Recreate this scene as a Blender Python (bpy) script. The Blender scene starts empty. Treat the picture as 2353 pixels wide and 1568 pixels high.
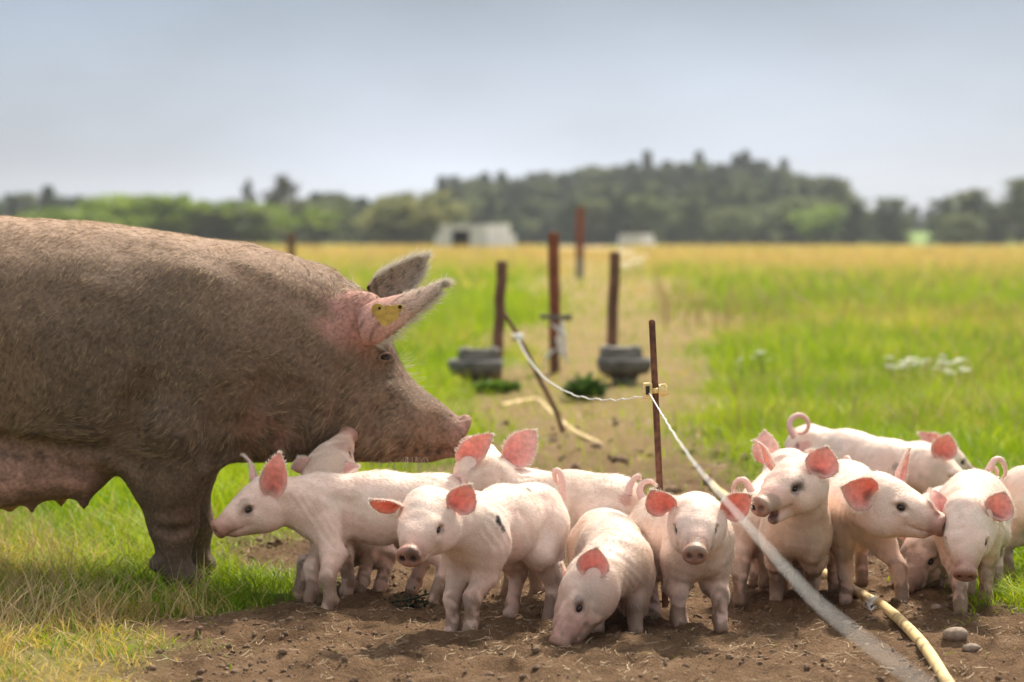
import bpy, math, random
import numpy as np
from mathutils import Vector, Matrix

SC = bpy.context.scene
COL = SC.collection
RNG = np.random.default_rng(7)
random.seed(7)

# ------------------------------------------------------------------ camera
VW, VH, FPX, HOR, CAMH = 2353.0, 1568.0, 85.0 / 36.0 * 2353.0, 550.0, 0.86
PITCH = math.atan((VH / 2 - HOR) / FPX)
cam = bpy.data.cameras.new('camera')
cam_o = bpy.data.objects.new('camera', cam)
COL.objects.link(cam_o)
cam_o.location = (0, 0, CAMH)
cam_o.rotation_euler = (math.pi / 2 - PITCH, 0, 0)
cam.lens = 85
cam.sensor_width = 36
cam.clip_start = 0.1
cam.clip_end = 3000
cam.dof.use_dof = True
cam.dof.focus_distance = 5.42
cam.dof.aperture_fstop = 3.3
SC.camera = cam_o

# ------------------------------------------------------------------ sky, sun, exposure
SUN_EL, SUN_AZ = math.radians(52), math.radians(24)      # azimuth measured from +Y (behind the pigs) towards +X
w = bpy.data.worlds.new('World')
SC.world = w
w.use_nodes = True
nt = w.node_tree
nt.nodes.clear()
out = nt.nodes.new('ShaderNodeOutputWorld')
sky = nt.nodes.new('ShaderNodeTexSky')
sky.sky_type = 'NISHITA'
sky.sun_disc = False
sky.sun_elevation = SUN_EL
sky.sun_rotation = SUN_AZ
sky.air_density = 1.0
sky.dust_density = 2.0
bg1 = nt.nodes.new('ShaderNodeBackground')
bg1.inputs['Strength'].default_value = 0.10
nt.links.new(sky.outputs[0], bg1.inputs['Color'])
# a thin cloud deck in front of the clear sky, made brighter overhead
tc = nt.nodes.new('ShaderNodeTexCoord')
mp = nt.nodes.new('ShaderNodeMapping')
mp.inputs['Scale'].default_value = (1.9, 1.9, 5.0)
nz = nt.nodes.new('ShaderNodeTexNoise')
nz.inputs['Scale'].default_value = 2.6
nz.inputs['Detail'].default_value = 3.0
nz.inputs['Roughness'].default_value = 0.45
nt.links.new(tc.outputs['Generated'], mp.inputs[0])
nt.links.new(mp.outputs[0], nz.inputs['Vector'])
sep = nt.nodes.new('ShaderNodeSeparateXYZ')
nt.links.new(tc.outputs['Generated'], sep.inputs[0])
rmp = nt.nodes.new('ShaderNodeValToRGB')
e = rmp.color_ramp.elements
e[0].position = 0.0;  e[0].color = (0.380, 0.425, 0.490, 1)
e[1].position = 0.10; e[1].color = (0.118, 0.150, 0.215, 1)
x = rmp.color_ramp.elements.new(0.035); x.color = (0.245, 0.292, 0.378, 1)
x = rmp.color_ramp.elements.new(0.6); x.color = (0.64, 0.64, 0.62, 1)  # unseen overhead sky brightened to add neutral fill light
nt.links.new(sep.outputs[2], rmp.inputs[0])
mr = nt.nodes.new('ShaderNodeMapRange')
mr.inputs[1].default_value = 0.25; mr.inputs[2].default_value = 0.75
mr.inputs[3].default_value = 0.62; mr.inputs[4].default_value = 1.42
nt.links.new(nz.outputs[0], mr.inputs[0])
bg2 = nt.nodes.new('ShaderNodeBackground')
nt.links.new(rmp.outputs[0], bg2.inputs['Color'])
nt.links.new(mr.outputs[0], bg2.inputs['Strength'])
mix = nt.nodes.new('ShaderNodeMixShader')
mix.inputs[0].default_value = 0.82
nt.links.new(bg1.outputs[0], mix.inputs[1])
nt.links.new(bg2.outputs[0], mix.inputs[2])
nt.links.new(mix.outputs[0], out.inputs[0])

sun = bpy.data.lights.new('sun', 'SUN')
sun.energy = 3.7
sun.angle = math.radians(7.0)
sun.color = (1.0, 0.91, 0.76)
sun_o = bpy.data.objects.new('sun', sun)
COL.objects.link(sun_o)
sd = Vector((math.sin(SUN_AZ) * math.cos(SUN_EL), math.cos(SUN_AZ) * math.cos(SUN_EL), math.sin(SUN_EL)))
sun_o.rotation_euler = sd.to_track_quat('Z', 'Y').to_euler()
sun_o.location = (0, 0, 30)

SC.view_settings.view_transform = 'Standard'
SC.view_settings.look = 'None'
SC.view_settings.exposure = 0.90
SC.view_settings.gamma = 1.0
SC.cycles.use_denoising = True
SC.cycles.max_bounces = 6
SC.cycles.diffuse_bounces = 3
SC.cycles.glossy_bounces = 2
SC.cycles.transmission_bounces = 4
SC.cycles.transparent_max_bounces = 4
SC.cycles.volume_bounces = 0
SC.cycles.sample_clamp_indirect = 6
try:
    SC.cycles_curves.shape = 'RIBBONS'
except Exception:
    pass

# ------------------------------------------------------------------ helpers
def at(u, v, Y):
    """World point at distance Y whose place in the photograph is (u, v)."""
    cx = (np.asarray(u, float) - VW / 2) / FPX
    cy = (VH / 2 - np.asarray(v, float)) / FPX
    dy = math.cos(PITCH) + cy * math.sin(PITCH)
    dz = -math.sin(PITCH) + cy * math.cos(PITCH)
    t = Y / dy
    return np.stack(np.broadcast_arrays(cx * t, Y + 0 * t, CAMH + dz * t), -1)

def on_ground(u, v):
    cx = (u - VW / 2) / FPX
    cy = (VH / 2 - v) / FPX
    dy = math.cos(PITCH) + cy * math.sin(PITCH)
    dz = -math.sin(PITCH) + cy * math.cos(PITCH)
    t = -CAMH / dz
    return cx * t, dy * t

_T = np.random.default_rng(3).random((256, 256)).astype(np.float32)
def vnoise(x, y):
    xi = np.floor(x).astype(int); yi = np.floor(y).astype(int)
    fx = x - xi; fy = y - yi
    fx = fx * fx * (3 - 2 * fx); fy = fy * fy * (3 - 2 * fy)
    a = _T[xi & 255, yi & 255]; b = _T[(xi + 1) & 255, yi & 255]
    c = _T[xi & 255, (yi + 1) & 255]; d = _T[(xi + 1) & 255, (yi + 1) & 255]
    return (a * (1 - fx) + b * fx) * (1 - fy) + (c * (1 - fx) + d * fx) * fy
def fbm(x, y, s, o=4, g=0.5):
    r = 0; a = 1; n = 0
    for i in range(o):
        r = r + a * vnoise(x / s + 17.3 * i, y / s + 9.1 * i); n += a
        a *= g; s *= 0.5
    return r / n
def noise3(p, s):
    return (vnoise(p[:, 0] / s + 3.1, p[:, 1] / s + p[:, 2] / s * 0.7) + vnoise(p[:, 1] / s + 31.7, p[:, 2] / s + p[:, 0] / s * 0.37)) / 2
def smooth(a, b, x):
    t = np.clip((np.asarray(x, float) - a) / (b - a), 0, 1)
    return t * t * (3 - 2 * t)
def unit(v):
    v = np.asarray(v, float)
    return v / (np.linalg.norm(v) + 1e-12)

# bare-earth limits along the ground, given per photograph row
_LV = [555, 600, 640, 700, 780, 850, 880, 930, 1000, 1060, 1120, 1200, 1270, 1300, 1340, 1380, 1410, 1440, 1480, 1520, 1600, 1700]
_UL = [1260, 1250, 1220, 1185, 1170, 1150, 1110, 1075, 1040, 960, 900, 760, 500, 520, 600, 630, 520, 380, 300, 320, 420, 500]
_UR = [1400, 1430, 1560, 1640, 1645, 1640, 1640, 1660, 1675, 1720, 1790, 1990, 2240, 2280, 2320, 2350, 2420, 2500, 2600, 2700, 2900, 3100]
def masks(x, y):
    """bare (0..1) and dry (0..1) at ground points."""
    x = np.asarray(x, float); y = np.asarray(y, float)
    yy = np.maximum(y, 3.6)
    v = HOR + FPX * CAMH / yy
    u = VW / 2 + FPX * x / yy
    m = yy / FPX                                   # metres per pixel
    jit = (fbm(x, y, 0.30, 4, .6) - 0.5) * 0.62 + (fbm(x + 40, y, 2.5, 2) - 0.5) * 0.3 * np.minimum(yy / 6, 6)
    dl = (u - np.interp(v, _LV, _UL)) * m + jit
    dr = (np.interp(v, _LV, _UR) - u) * m + jit
    s = 0.15 * np.minimum(yy / 6, 5)
    bare = smooth(-s, s, np.minimum(dl, dr))
    far = smooth(32, 85, yy) * (1 - .9 * smooth(200, 280, yy))
    dry = np.clip(far * (0.55 + 0.9 * fbm(x + 9, y, 12, 3)) , 0, 1)
    nearleft = smooth(1340, 1440, v) * smooth(700, 400, u)
    left = smooth(330, 60, u) * smooth(1180, 1330, v)
    right = smooth(1500, 2100, u) * (0.10 + 0.30 * fbm(x, y, 3, 2)) * smooth(8, 20, yy)
    dry = np.clip(np.maximum(dry, np.maximum(nearleft * (0.30 + 0.7 * fbm(x, y, .3, 2)), left * 0.5)) + right * (1 - far) + 1.7 * np.maximum(fbm(x + 5, y + 3, 1.4, 3) - .54, -.06) * smooth(6, 9, yy) + 1.2 * np.maximum(fbm(x + 15, y + 3, 6, 2) - .54, -.06) * smooth(14, 25, yy), 0, 1)
    return bare, dry
def ground_z(x, y):
    x = np.asarray(x, float); y = np.asarray(y, float)
    near = smooth(40, 9, y)
    bare, dry = masks(x, y)
    z = (fbm(x, y, 0.9, 2) - 0.5) * 0.035 * near
    cl = np.abs(fbm(x + 3, y + 8, 0.11, 3) - 0.5) * 2
    z = z + bare * near * ((1 - cl) ** 2 - 0.55) * 0.030
    z = z + bare * near * (fbm(x + 13, y + 5, 0.045, 2) - 0.5) * 0.020
    hol = smooth(0.58, 0.75, fbm(x + 31, y + 2, 0.30, 2))
    z = z - bare * near * hol * 0.022
    return z

def mesh_arrays(name, V, F, col=None, mat=None, smooth_shade=True, attrs=None):
    V = np.asarray(V, np.float32); F = np.asarray(F, np.int32)
    k = F.shape[1]
    me = bpy.data.meshes.new(name)
    me.vertices.add(len(V)); me.vertices.foreach_set('co', V.ravel())
    me.loops.add(F.size); me.loops.foreach_set('vertex_index', F.ravel())
    me.polygons.add(len(F))
    me.polygons.foreach_set('loop_start', np.arange(0, F.size, k, dtype=np.int32))
    if smooth_shade:
        me.polygons.foreach_set('use_smooth', np.ones(len(F), bool))
    me.update(calc_edges=True)
    if col is not None:
        a = me.attributes.new('Col', 'FLOAT_COLOR', 'POINT')
        c = np.ones((len(V), 4), np.float32); c[:, :3] = col
        a.data.foreach_set('color', c.ravel())
    for nme, arr in (attrs or {}).items():
        a = me.attributes.new(nme, 'FLOAT', 'POINT')
        a.data.foreach_set('value', np.asarray(arr, np.float32))
    if mat: me.materials.append(mat)
    me.validate()
    return me

def link(name, data, parent=None, loc=(0, 0, 0), kind=None, label=None, cat=None, group=None):
    o = bpy.data.objects.new(name, data)
    COL.objects.link(o)
    o.location = loc
    if parent: o.parent = parent
    if kind: o['kind'] = kind
    if label: o['label'] = label
    if cat: o['category'] = cat
    if group: o['group'] = group
    return o

class MB:
    """collects simple shapes into one mesh of mixed faces"""
    def __init__(s): s.v = []; s.f = []
    def add(s, V, F):
        n = len(s.v); s.v += [tuple(p) for p in V]; s.f += [tuple(i + n for i in f) for f in F]; return s
    def box(s, c, d, R=None):
        c = np.array(c, float); d = np.array(d, float) / 2
        P = np.array([[sx, sy, sz] for sx in (-1, 1) for sy in (-1, 1) for sz in (-1, 1)]) * d
        if R is not None: P = P @ np.array(R).T
        return s.add(P + c, [(0, 1, 3, 2), (4, 6, 7, 5), (0, 4, 5, 1), (2, 3, 7, 6), (0, 2, 6, 4), (1, 5, 7, 3)])
    def tube(s, P, r, n=10, cap=True):
        V, F = tube_arrays(P, r, n)
        s.add(V, F)
        if cap:
            b = len(s.v) - len(V)
            s.f.append(tuple(b + i for i in range(n))[::-1]); s.f.append(tuple(len(s.v) - n + i for i in range(n)))
        return s
    def build(s, name, mat, parent=None, smooth_shade=False, bevel=0, **kw):
        me = bpy.data.meshes.new(name); me.from_pydata(s.v, [], s.f); me.update()
        if smooth_shade:
            me.polygons.foreach_set('use_smooth', np.ones(len(me.polygons), bool))
        if mat: me.materials.append(mat)
        o = link(name, me, parent, **kw)
        if bevel:
            b = o.modifiers.new('bevel', 'BEVEL'); b.width = bevel; b.segments = 2; b.limit_method = 'ANGLE'
        return o

def resample(P, n):
    P = np.asarray(P, float)
    if len(P) == 2:
        t = np.linspace(0, 1, n)[:, None]; return P[0] * (1 - t) + P[1] * t
    Q = np.vstack([2 * P[0] - P[1], P, 2 * P[-1] - P[-2]])
    res = []
    for t in np.linspace(0, len(P) - 1 - 1e-6, n):
        i = int(t); f = t - i
        a, b, c, d = Q[i], Q[i + 1], Q[i + 2], Q[i + 3]
        res.append(0.5 * ((2 * b) + (-a + c) * f + (2 * a - 5 * b + 4 * c - d) * f * f + (-a + 3 * b - 3 * c + d) * f ** 3))
    return np.array(res)

def tube_arrays(P, r, n=10):
    P = np.asarray(P, float); m = len(P)
    r = np.broadcast_to(np.asarray(r, float), (m,))
    T = np.gradient(P, axis=0); T /= np.linalg.norm(T, axis=1)[:, None] + 1e-12
    u = unit(np.cross(T[0], [0.3, 0.2, 1.0])); V = []
    for i in range(m):
        u = unit(u - T[i] * np.dot(u, T[i])); w_ = np.cross(T[i], u)
        a = np.linspace(0, 2 * math.pi, n, endpoint=False)
        V.append(P[i] + r[i] * (np.cos(a)[:, None] * u + np.sin(a)[:, None] * w_))
    V = np.concatenate(V); F = []
    for i in range(m - 1):
        for j in range(n):
            k = (j + 1) % n
            F.append((i * n + j, i * n + k, (i + 1) * n + k, (i + 1) * n + j))
    return V, F

# ------------------------------------------------------------------ materials
def new_mat(name):
    m = bpy.data.materials.new(name); m.use_nodes = True
    return m, m.node_tree, m.node_tree.nodes['Principled BSDF']
def noise_mat(name, c1, c2, scale=20, rough=0.8, bump=0.0, detail=6, metallic=0.0, lo=0.35, hi=0.65, stretch=(1, 1, 1), bump_scale=None):
    m, t, b = new_mat(name)
    tc = t.nodes.new('ShaderNodeTexCoord'); mp = t.nodes.new('ShaderNodeMapping'); mp.inputs['Scale'].default_value = stretch
    t.links.new(tc.outputs['Object'], mp.inputs[0])
    n = t.nodes.new('ShaderNodeTexNoise'); n.inputs['Scale'].default_value = scale; n.inputs['Detail'].default_value = detail
    t.links.new(mp.outputs[0], n.inputs['Vector'])
    r = t.nodes.new('ShaderNodeValToRGB')
    r.color_ramp.elements[0].position = lo; r.color_ramp.elements[1].position = hi
    r.color_ramp.elements[0].color = (*c1, 1); r.color_ramp.elements[1].color = (*c2, 1)
    t.links.new(n.outputs[0], r.inputs[0]); t.links.new(r.outputs[0], b.inputs['Base Color'])
    b.inputs['Roughness'].default_value = rough; b.inputs['Metallic'].default_value = metallic
    if bump:
        n2 = n
        if bump_scale:
            n2 = t.nodes.new('ShaderNodeTexNoise'); n2.inputs['Scale'].default_value = bump_scale; n2.inputs['Detail'].default_value = 8
            t.links.new(mp.outputs[0], n2.inputs['Vector'])
        bp = t.nodes.new('ShaderNodeBump'); bp.inputs['Strength'].default_value = bump; bp.inputs['Distance'].default_value = 0.01
        t.links.new(n2.outputs[0], bp.inputs['Height']); t.links.new(bp.outputs[0], b.inputs['Normal'])
    return m
def attr_mat(name, rough=0.7, translucent=0.0, sss=0.0, spec=0.3, grain=0.0, gscale=300, bump=0.0, tcol=None, sheen=0.0):
    """surface coloured by its point colours, with fine grain on top"""
    m, t, b = new_mat(name)
    a = t.nodes.new('ShaderNodeAttribute'); a.attribute_name = 'Col'
    src = a.outputs['Color']
    if grain or bump:
        tc = t.nodes.new('ShaderNodeTexCoord')
        n = t.nodes.new('ShaderNodeTexNoise'); n.inputs['Scale'].default_value = gscale; n.inputs['Detail'].default_value = 5
        t.links.new(tc.outputs['Object'], n.inputs['Vector'])
        if grain:
            mr = t.nodes.new('ShaderNodeMapRange'); mr.inputs[1].default_value = .3; mr.inputs[2].default_value = .7
            mr.inputs[3].default_value = 1 - grain; mr.inputs[4].default_value = 1 + grain
            t.links.new(n.outputs[0], mr.inputs[0])
            vm = t.nodes.new('ShaderNodeVectorMath'); vm.operation = 'SCALE'
            t.links.new(src, vm.inputs[0]); t.links.new(mr.outputs[0], vm.inputs['Scale'])
            src = vm.outputs[0]
        if bump:
            bp = t.nodes.new('ShaderNodeBump'); bp.inputs['Strength'].default_value = bump; bp.inputs['Distance'].default_value = 0.004
            t.links.new(n.outputs[0], bp.inputs['Height']); t.links.new(bp.outputs[0], b.inputs['Normal'])
    t.links.new(src, b.inputs['Base Color'])
    b.inputs['Roughness'].default_value = rough
    b.inputs['Specular IOR Level'].default_value = spec
    if sheen:
        b.inputs['Sheen Weight'].default_value = sheen
        b.inputs['Sheen Roughness'].default_value = 0.5
    if sss:
        b.inputs['Subsurface Weight'].default_value = sss
        b.inputs['Subsurface Radius'].default_value = (0.012, 0.005, 0.004)
        b.inputs['Subsurface Scale'].default_value = 1.0
    if translucent:
        tr = t.nodes.new('ShaderNodeBsdfTranslucent')
        mx = t.nodes.new('ShaderNodeMixShader'); mx.inputs[0].default_value = translucent
        o = t.nodes['Material Output']
        t.links.new(src, tr.inputs['Color'])
        if tcol:
            mc = t.nodes.new('ShaderNodeMix'); mc.data_type = 'RGBA'; mc.blend_type = 'MULTIPLY'; mc.inputs[0].default_value = 1
            t.links.new(src, mc.inputs[6]); mc.inputs[7].default_value = (*tcol, 1)
            t.links.new(mc.outputs[2], tr.inputs['Color'])
        t.links.new(b.outputs[0], mx.inputs[1]); t.links.new(tr.outputs[0], mx.inputs[2])
        t.links.new(mx.outputs[0], o.inputs[0])
    return m
def hair_mat(name, c1, c2, rough=0.5, trans=0.25):
    m, t, b = new_mat(name)
    h = t.nodes.new('ShaderNodeHairInfo')
    r = t.nodes.new('ShaderNodeValToRGB'); r.color_ramp.elements[0].color = (*c1, 1); r.color_ramp.elements[1].color = (*c2, 1)
    t.links.new(h.outputs['Random'], r.inputs[0]); t.links.new(r.outputs[0], b.inputs['Base Color'])
    b.inputs['Roughness'].default_value = rough; b.inputs['Specular IOR Level'].default_value = 0.35
    tr = t.nodes.new('ShaderNodeBsdfTranslucent'); t.links.new(r.outputs[0], tr.inputs['Color'])
    mx = t.nodes.new('ShaderNodeMixShader'); mx.inputs[0].default_value = trans
    t.links.new(b.outputs[0], mx.inputs[1]); t.links.new(tr.outputs[0], mx.inputs[2])
    t.links.new(mx.outputs[0], t.nodes['Material Output'].inputs[0])
    return m

M = {}
M['pig_skin'] = attr_mat('pig_skin', rough=0.5, sss=0.08, spec=0.35, grain=0.07, gscale=200, bump=0.35)
M['sow_skin'] = attr_mat('sow_skin', rough=0.75, spec=0.2, grain=0.30, gscale=110, bump=0.5)
M['ear'] = attr_mat('ear', rough=0.6, translucent=0.34, spec=0.2, grain=0.16, gscale=90, tcol=(1.0, 0.50, 0.43))
M['sow_ear'] = attr_mat('sow_ear', rough=0.75, spec=0.2, grain=0.25, gscale=150)
M['piglet_hair'] = hair_mat('piglet_hair', (0.66, 0.52, 0.40), (0.97, 0.93, 0.87))
M['sow_hair'] = hair_mat('sow_hair', (0.055, 0.036, 0.023), (0.17, 0.112, 0.07), rough=0.4, trans=0.15)
M['sow_mid_hair'] = hair_mat('sow_mid_hair', (0.20, 0.13, 0.08), (0.38, 0.26, 0.155), rough=0.4, trans=0.15)
M['sow_light_hair'] = hair_mat('sow_light_hair', (0.40, 0.28, 0.165), (0.62, 0.46, 0.29), rough=0.4, trans=0.2)
M['sow_back_hair'] = hair_mat('sow_back_hair', (0.22, 0.14, 0.085), (0.80, 0.60, 0.40), rough=0.4, trans=0.25)  # pale sunlit tone of the upper back put into the hair colour
M['sow_pale_hair'] = hair_mat('sow_pale_hair', (0.45, 0.38, 0.30), (0.85, 0.80, 0.70), trans=0.3)
m, t, b = new_mat('eye'); b.inputs['Base Color'].default_value = (0.02, 0.012, 0.009, 1); b.inputs['Roughness'].default_value = 0.12
M['eye'] = m
M['grass'] = attr_mat('grass_blades', rough=0.55, translucent=0.42, spec=0.3, tcol=(1.15, 1.1, 0.5))
M['straw'] = attr_mat('straw', rough=0.7, translucent=0.2, spec=0.25)
M['clod'] = noise_mat('soil_clod', (0.13, 0.078, 0.045), (0.27, 0.175, 0.108), scale=60, rough=0.95, bump=0.6, bump_scale=400)
M['rust'] = noise_mat('rusted_steel', (0.075, 0.030, 0.018), (0.20, 0.085, 0.045), scale=60, rough=0.85, bump=0.3)
M['rust_red'] = noise_mat('red_rust', (0.15, 0.040, 0.018), (0.25, 0.075, 0.035), scale=20, rough=0.85)
M['rust_dull'] = noise_mat('dull_rust', (0.10, 0.045, 0.028), (0.20, 0.092, 0.055), scale=20, rough=0.85)
M['grey_wood'] = noise_mat('weathered_wood', (0.085, 0.078, 0.068), (0.24, 0.22, 0.19), scale=8, rough=0.85, stretch=(1, 6, 6), bump=0.3)
M['rubber'] = noise_mat('dark_rubber', (0.06, 0.056, 0.05), (0.14, 0.13, 0.118), scale=15, rough=0.7)
M['yellow_plastic'] = noise_mat('aged_yellow_plastic', (0.62, 0.43, 0.13), (0.80, 0.62, 0.28), scale=120, rough=0.45, lo=.25, hi=.6)
M['tag'] = noise_mat('yellow_ear_tag', (0.42, 0.28, 0.07), (0.66, 0.47, 0.13), scale=70, rough=0.5, lo=.3, hi=.6)
M['dark'] = noise_mat('dark_hole', (0.02, 0.015, 0.01), (0.03, 0.02, 0.015), scale=20)
M['wire'] = noise_mat('white_wire', (0.62, 0.60, 0.57), (0.80, 0.78, 0.75), scale=60, rough=0.5)
M['hose'] = noise_mat('yellow_hose', (0.36, 0.235, 0.11), (0.76, 0.56, 0.26), scale=22, rough=0.55, bump=0.2, lo=.36, hi=.50, bump_scale=70)
M['hut_white'] = noise_mat('white_sheet_metal', (0.74, 0.77, 0.79), (0.88, 0.90, 0.91), scale=1.5, rough=0.5)
M['hut_grey'] = noise_mat('grey_sheet_metal', (0.46, 0.49, 0.46), (0.58, 0.61, 0.58), scale=1.5, rough=0.6)
M['stone'] = noise_mat('field_stone', (0.17, 0.115, 0.075), (0.34, 0.26, 0.20), scale=40, rough=0.85, bump=0.4)
M['flower'] = noise_mat('white_petal', (0.80, 0.77, 0.66), (0.90, 0.87, 0.78), scale=30, rough=0.6)
M['bark'] = noise_mat('bark', (0.06, 0.045, 0.035), (0.15, 0.11, 0.085), scale=6, rough=0.9)
M['feather'] = noise_mat('white_feather', (0.72, 0.70, 0.66), (0.86, 0.85, 0.82), scale=50, rough=0.7)
M['film'] = noise_mat('pale_plastic_film', (0.55, 0.53, 0.50), (0.75, 0.73, 0.70), scale=20, rough=0.5)
# ------------------------------------------------------------------ animals: one closed skin grown from blended muscle volumes
class Body:
    def __init__(s, h):
        s.h = h; s.ops = []
    def cone(s, a, b, ra, rb, k, L=None, ls=1.0, c=None):
        a = np.array(a, float); b = np.array(b, float)
        r = max(ra, rb) * max(1, ls)
        s.ops.append(('cone', (a, b, ra, rb, L, ls), np.minimum(a, b) - r, np.maximum(a, b) + r, k, c)); return s
    def ell(s, ctr, A, R, k, c=None, sub=False):
        ctr = np.array(ctr, float); A = np.array(A, float); R = np.array(R, float)
        e = np.sqrt(((A * R[:, None]) ** 2).sum(0))
        s.ops.append(('ell' if not sub else 'sub', (ctr, A, R), ctr - e, ctr + e, k, c)); return s
    def cut(s, a, b, ra, rb, k):
        a = np.array(a, float); b = np.array(b, float); r = max(ra, rb)
        s.ops.append(('cut', (a, b, ra, rb, None, 1.0), np.minimum(a, b) - r, np.maximum(a, b) + r, k, None)); return s
    @staticmethod
    def dist(kind, q, X, Y, Z):
        if kind in ('cone', 'cut'):
            a, b, ra, rb, L, ls = q
            px, py, pz = X - a[0], Y - a[1], Z - a[2]
            d = b - a
            if L is not None:
                kk = 1 / ls - 1
                m = (px * L[0] + py * L[1] + pz * L[2]) * kk
                px = px + m * L[0]; py = py + m * L[1]; pz = pz + m * L[2]
                d = d + np.dot(d, L) * kk * L
            t = np.clip((px * d[0] + py * d[1] + pz * d[2]) / (np.dot(d, d) + 1e-12), 0, 1)
            r = np.sqrt((px - t * d[0]) ** 2 + (py - t * d[1]) ** 2 + (pz - t * d[2]) ** 2)
            return (r - (ra + (rb - ra) * t)) * min(1.0, ls)
        c, A, R = q
        px, py, pz = X - c[0], Y - c[1], Z - c[2]
        l = [(px * A[i, 0] + py * A[i, 1] + pz * A[i, 2]) / R[i] for i in range(3)]
        k0 = np.sqrt(l[0] ** 2 + l[1] ** 2 + l[2] ** 2)
        k1 = np.sqrt((l[0] / R[0]) ** 2 + (l[1] / R[1]) ** 2 + (l[2] / R[2]) ** 2) + 1e-9
        return k0 * (k0 - 1) / k1
    def mesh(s):
        h = s.h
        lo = np.min([o[2] for o in s.ops if o[0] in ('cone', 'ell')], 0) - 3 * h
        hi = np.max([o[3] for o in s.ops if o[0] in ('cone', 'ell')], 0) + 3 * h
        n = np.ceil((hi - lo) / h).astype(int) + 1
        ax = [(lo[i] + h * np.arange(n[i])).astype(np.float32) for i in range(3)]
        F = np.full(n, 1.0, np.float32)
        for kind, q, l, u, k, c in s.ops:
            pad = 2 * h + 1.5 * k
            i0 = np.maximum(((l - pad - lo) / h).astype(int), 0); i1 = np.minimum(((u + pad - lo) / h).astype(int) + 2, n)
            sl = tuple(slice(i0[i], i1[i]) for i in range(3))
            d = s.dist(kind, q, ax[0][sl[0]][:, None, None], ax[1][sl[1]][None, :, None], ax[2][sl[2]][None, None, :]).astype(np.float32)
            g = F[sl]
            if kind in ('sub', 'cut'):
                hh = np.maximum(k - np.abs(g + d), 0) / k
                F[sl] = np.maximum(g, -d) + hh * hh * k * 0.25
            else:
                hh = np.maximum(k - np.abs(g - d), 0) / k
                F[sl] = np.minimum(g, d) - hh * hh * k * 0.25
        return s.nets(F, lo, h)
    @staticmethod
    def nets(F, lo, h):
        n = np.array(F.shape); I = F < 0
        c = n - 1
        acc = np.zeros((*c, 3), np.float32); cnt = np.zeros(tuple(c), np.float32)
        corners = [(i, j, k) for i in (0, 1) for j in (0, 1) for k in (0, 1)]
        def V(o, A): return A[o[0]:o[0] + c[0], o[1]:o[1] + c[1], o[2]:o[2] + c[2]]
        for a in range(3):
            for o in corners:
                if o[a]: continue
                o2 = list(o); o2[a] = 1
                f0 = V(o, F); f1 = V(o2, F); x = V(o, I) != V(o2, I)
                if not x.any(): continue
                t = np.where(x, f0 / np.where(x, f0 - f1, 1), 0)
                for d in range(3):
                    acc[..., d] += np.where(x, (t if d == a else o[d]), 0)
                cnt += x
        act = cnt > 0
        idx = -np.ones(tuple(c), np.int64); idx[act] = np.arange(act.sum())
        ijk = np.argwhere(act)
        P = (ijk + acc[act] / cnt[act][:, None]) * h + lo
        Q = []
        for a in range(3):
            b, d = (a + 1) % 3, (a + 2) % 3
            s0 = [slice(None)] * 3; s1 = [slice(None)] * 3
            s0[a] = slice(0, -1); s1[a] = slice(1, None)
            x = I[tuple(s0)] != I[tuple(s1)]
            e = np.argwhere(x)
            e = e[(e[:, b] > 0) & (e[:, d] > 0) & (e[:, b] < c[b]) & (e[:, d] < c[d])]
            def cell(db, dd):
                q = e.copy(); q[:, b] -= db; q[:, d] -= dd
                return idx[q[:, 0], q[:, 1], q[:, 2]]
            quad = np.stack([cell(1, 1), cell(0, 1), cell(0, 0), cell(1, 0)], 1)
            flip = ~I[e[:, 0], e[:, 1], e[:, 2]]
            quad[flip] = quad[flip][:, ::-1]
            Q.append(quad)
        Q = np.concatenate(Q)
        Q = Q[(Q >= 0).all(1)]
        for it in range(2):
            A = np.zeros_like(P); w_ = np.zeros(len(P))
            for i in range(4):
                np.add.at(A, Q[:, i], P[Q[:, (i + 1) % 4]]); np.add.at(w_, Q[:, i], 1)
            P = P * 0.5 + 0.5 * A / np.maximum(w_, 1)[:, None]
        return P, Q
    def colours(s, P, base, tau):
        W = np.full(len(P), 1e-9); C = np.zeros((len(P), 3))
        base = np.array(base)
        for kind, q, l, u, k, c in s.ops:
            if kind not in ('cone', 'ell'): continue
            d = s.dist(kind, q, P[:, 0], P[:, 1], P[:, 2])
            wt = np.exp(-np.clip(d, -0.02, 1) / tau)
            W += wt; C += wt[:, None] * (np.array(c) if c is not None else base)
        return C / W[:, None]

def normals(P, Q):
    N = np.zeros_like(P)
    if Q.shape[1] == 4:
        fn = np.cross(P[Q[:, 2]] - P[Q[:, 0]], P[Q[:, 3]] - P[Q[:, 1]])
    else:
        fn = np.cross(P[Q[:, 1]] - P[Q[:, 0]], P[Q[:, 2]] - P[Q[:, 0]])
    for i in range(Q.shape[1]): np.add.at(N, Q[:, i], fn)
    return N / (np.linalg.norm(N, axis=1)[:, None] + 1e-12)

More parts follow.
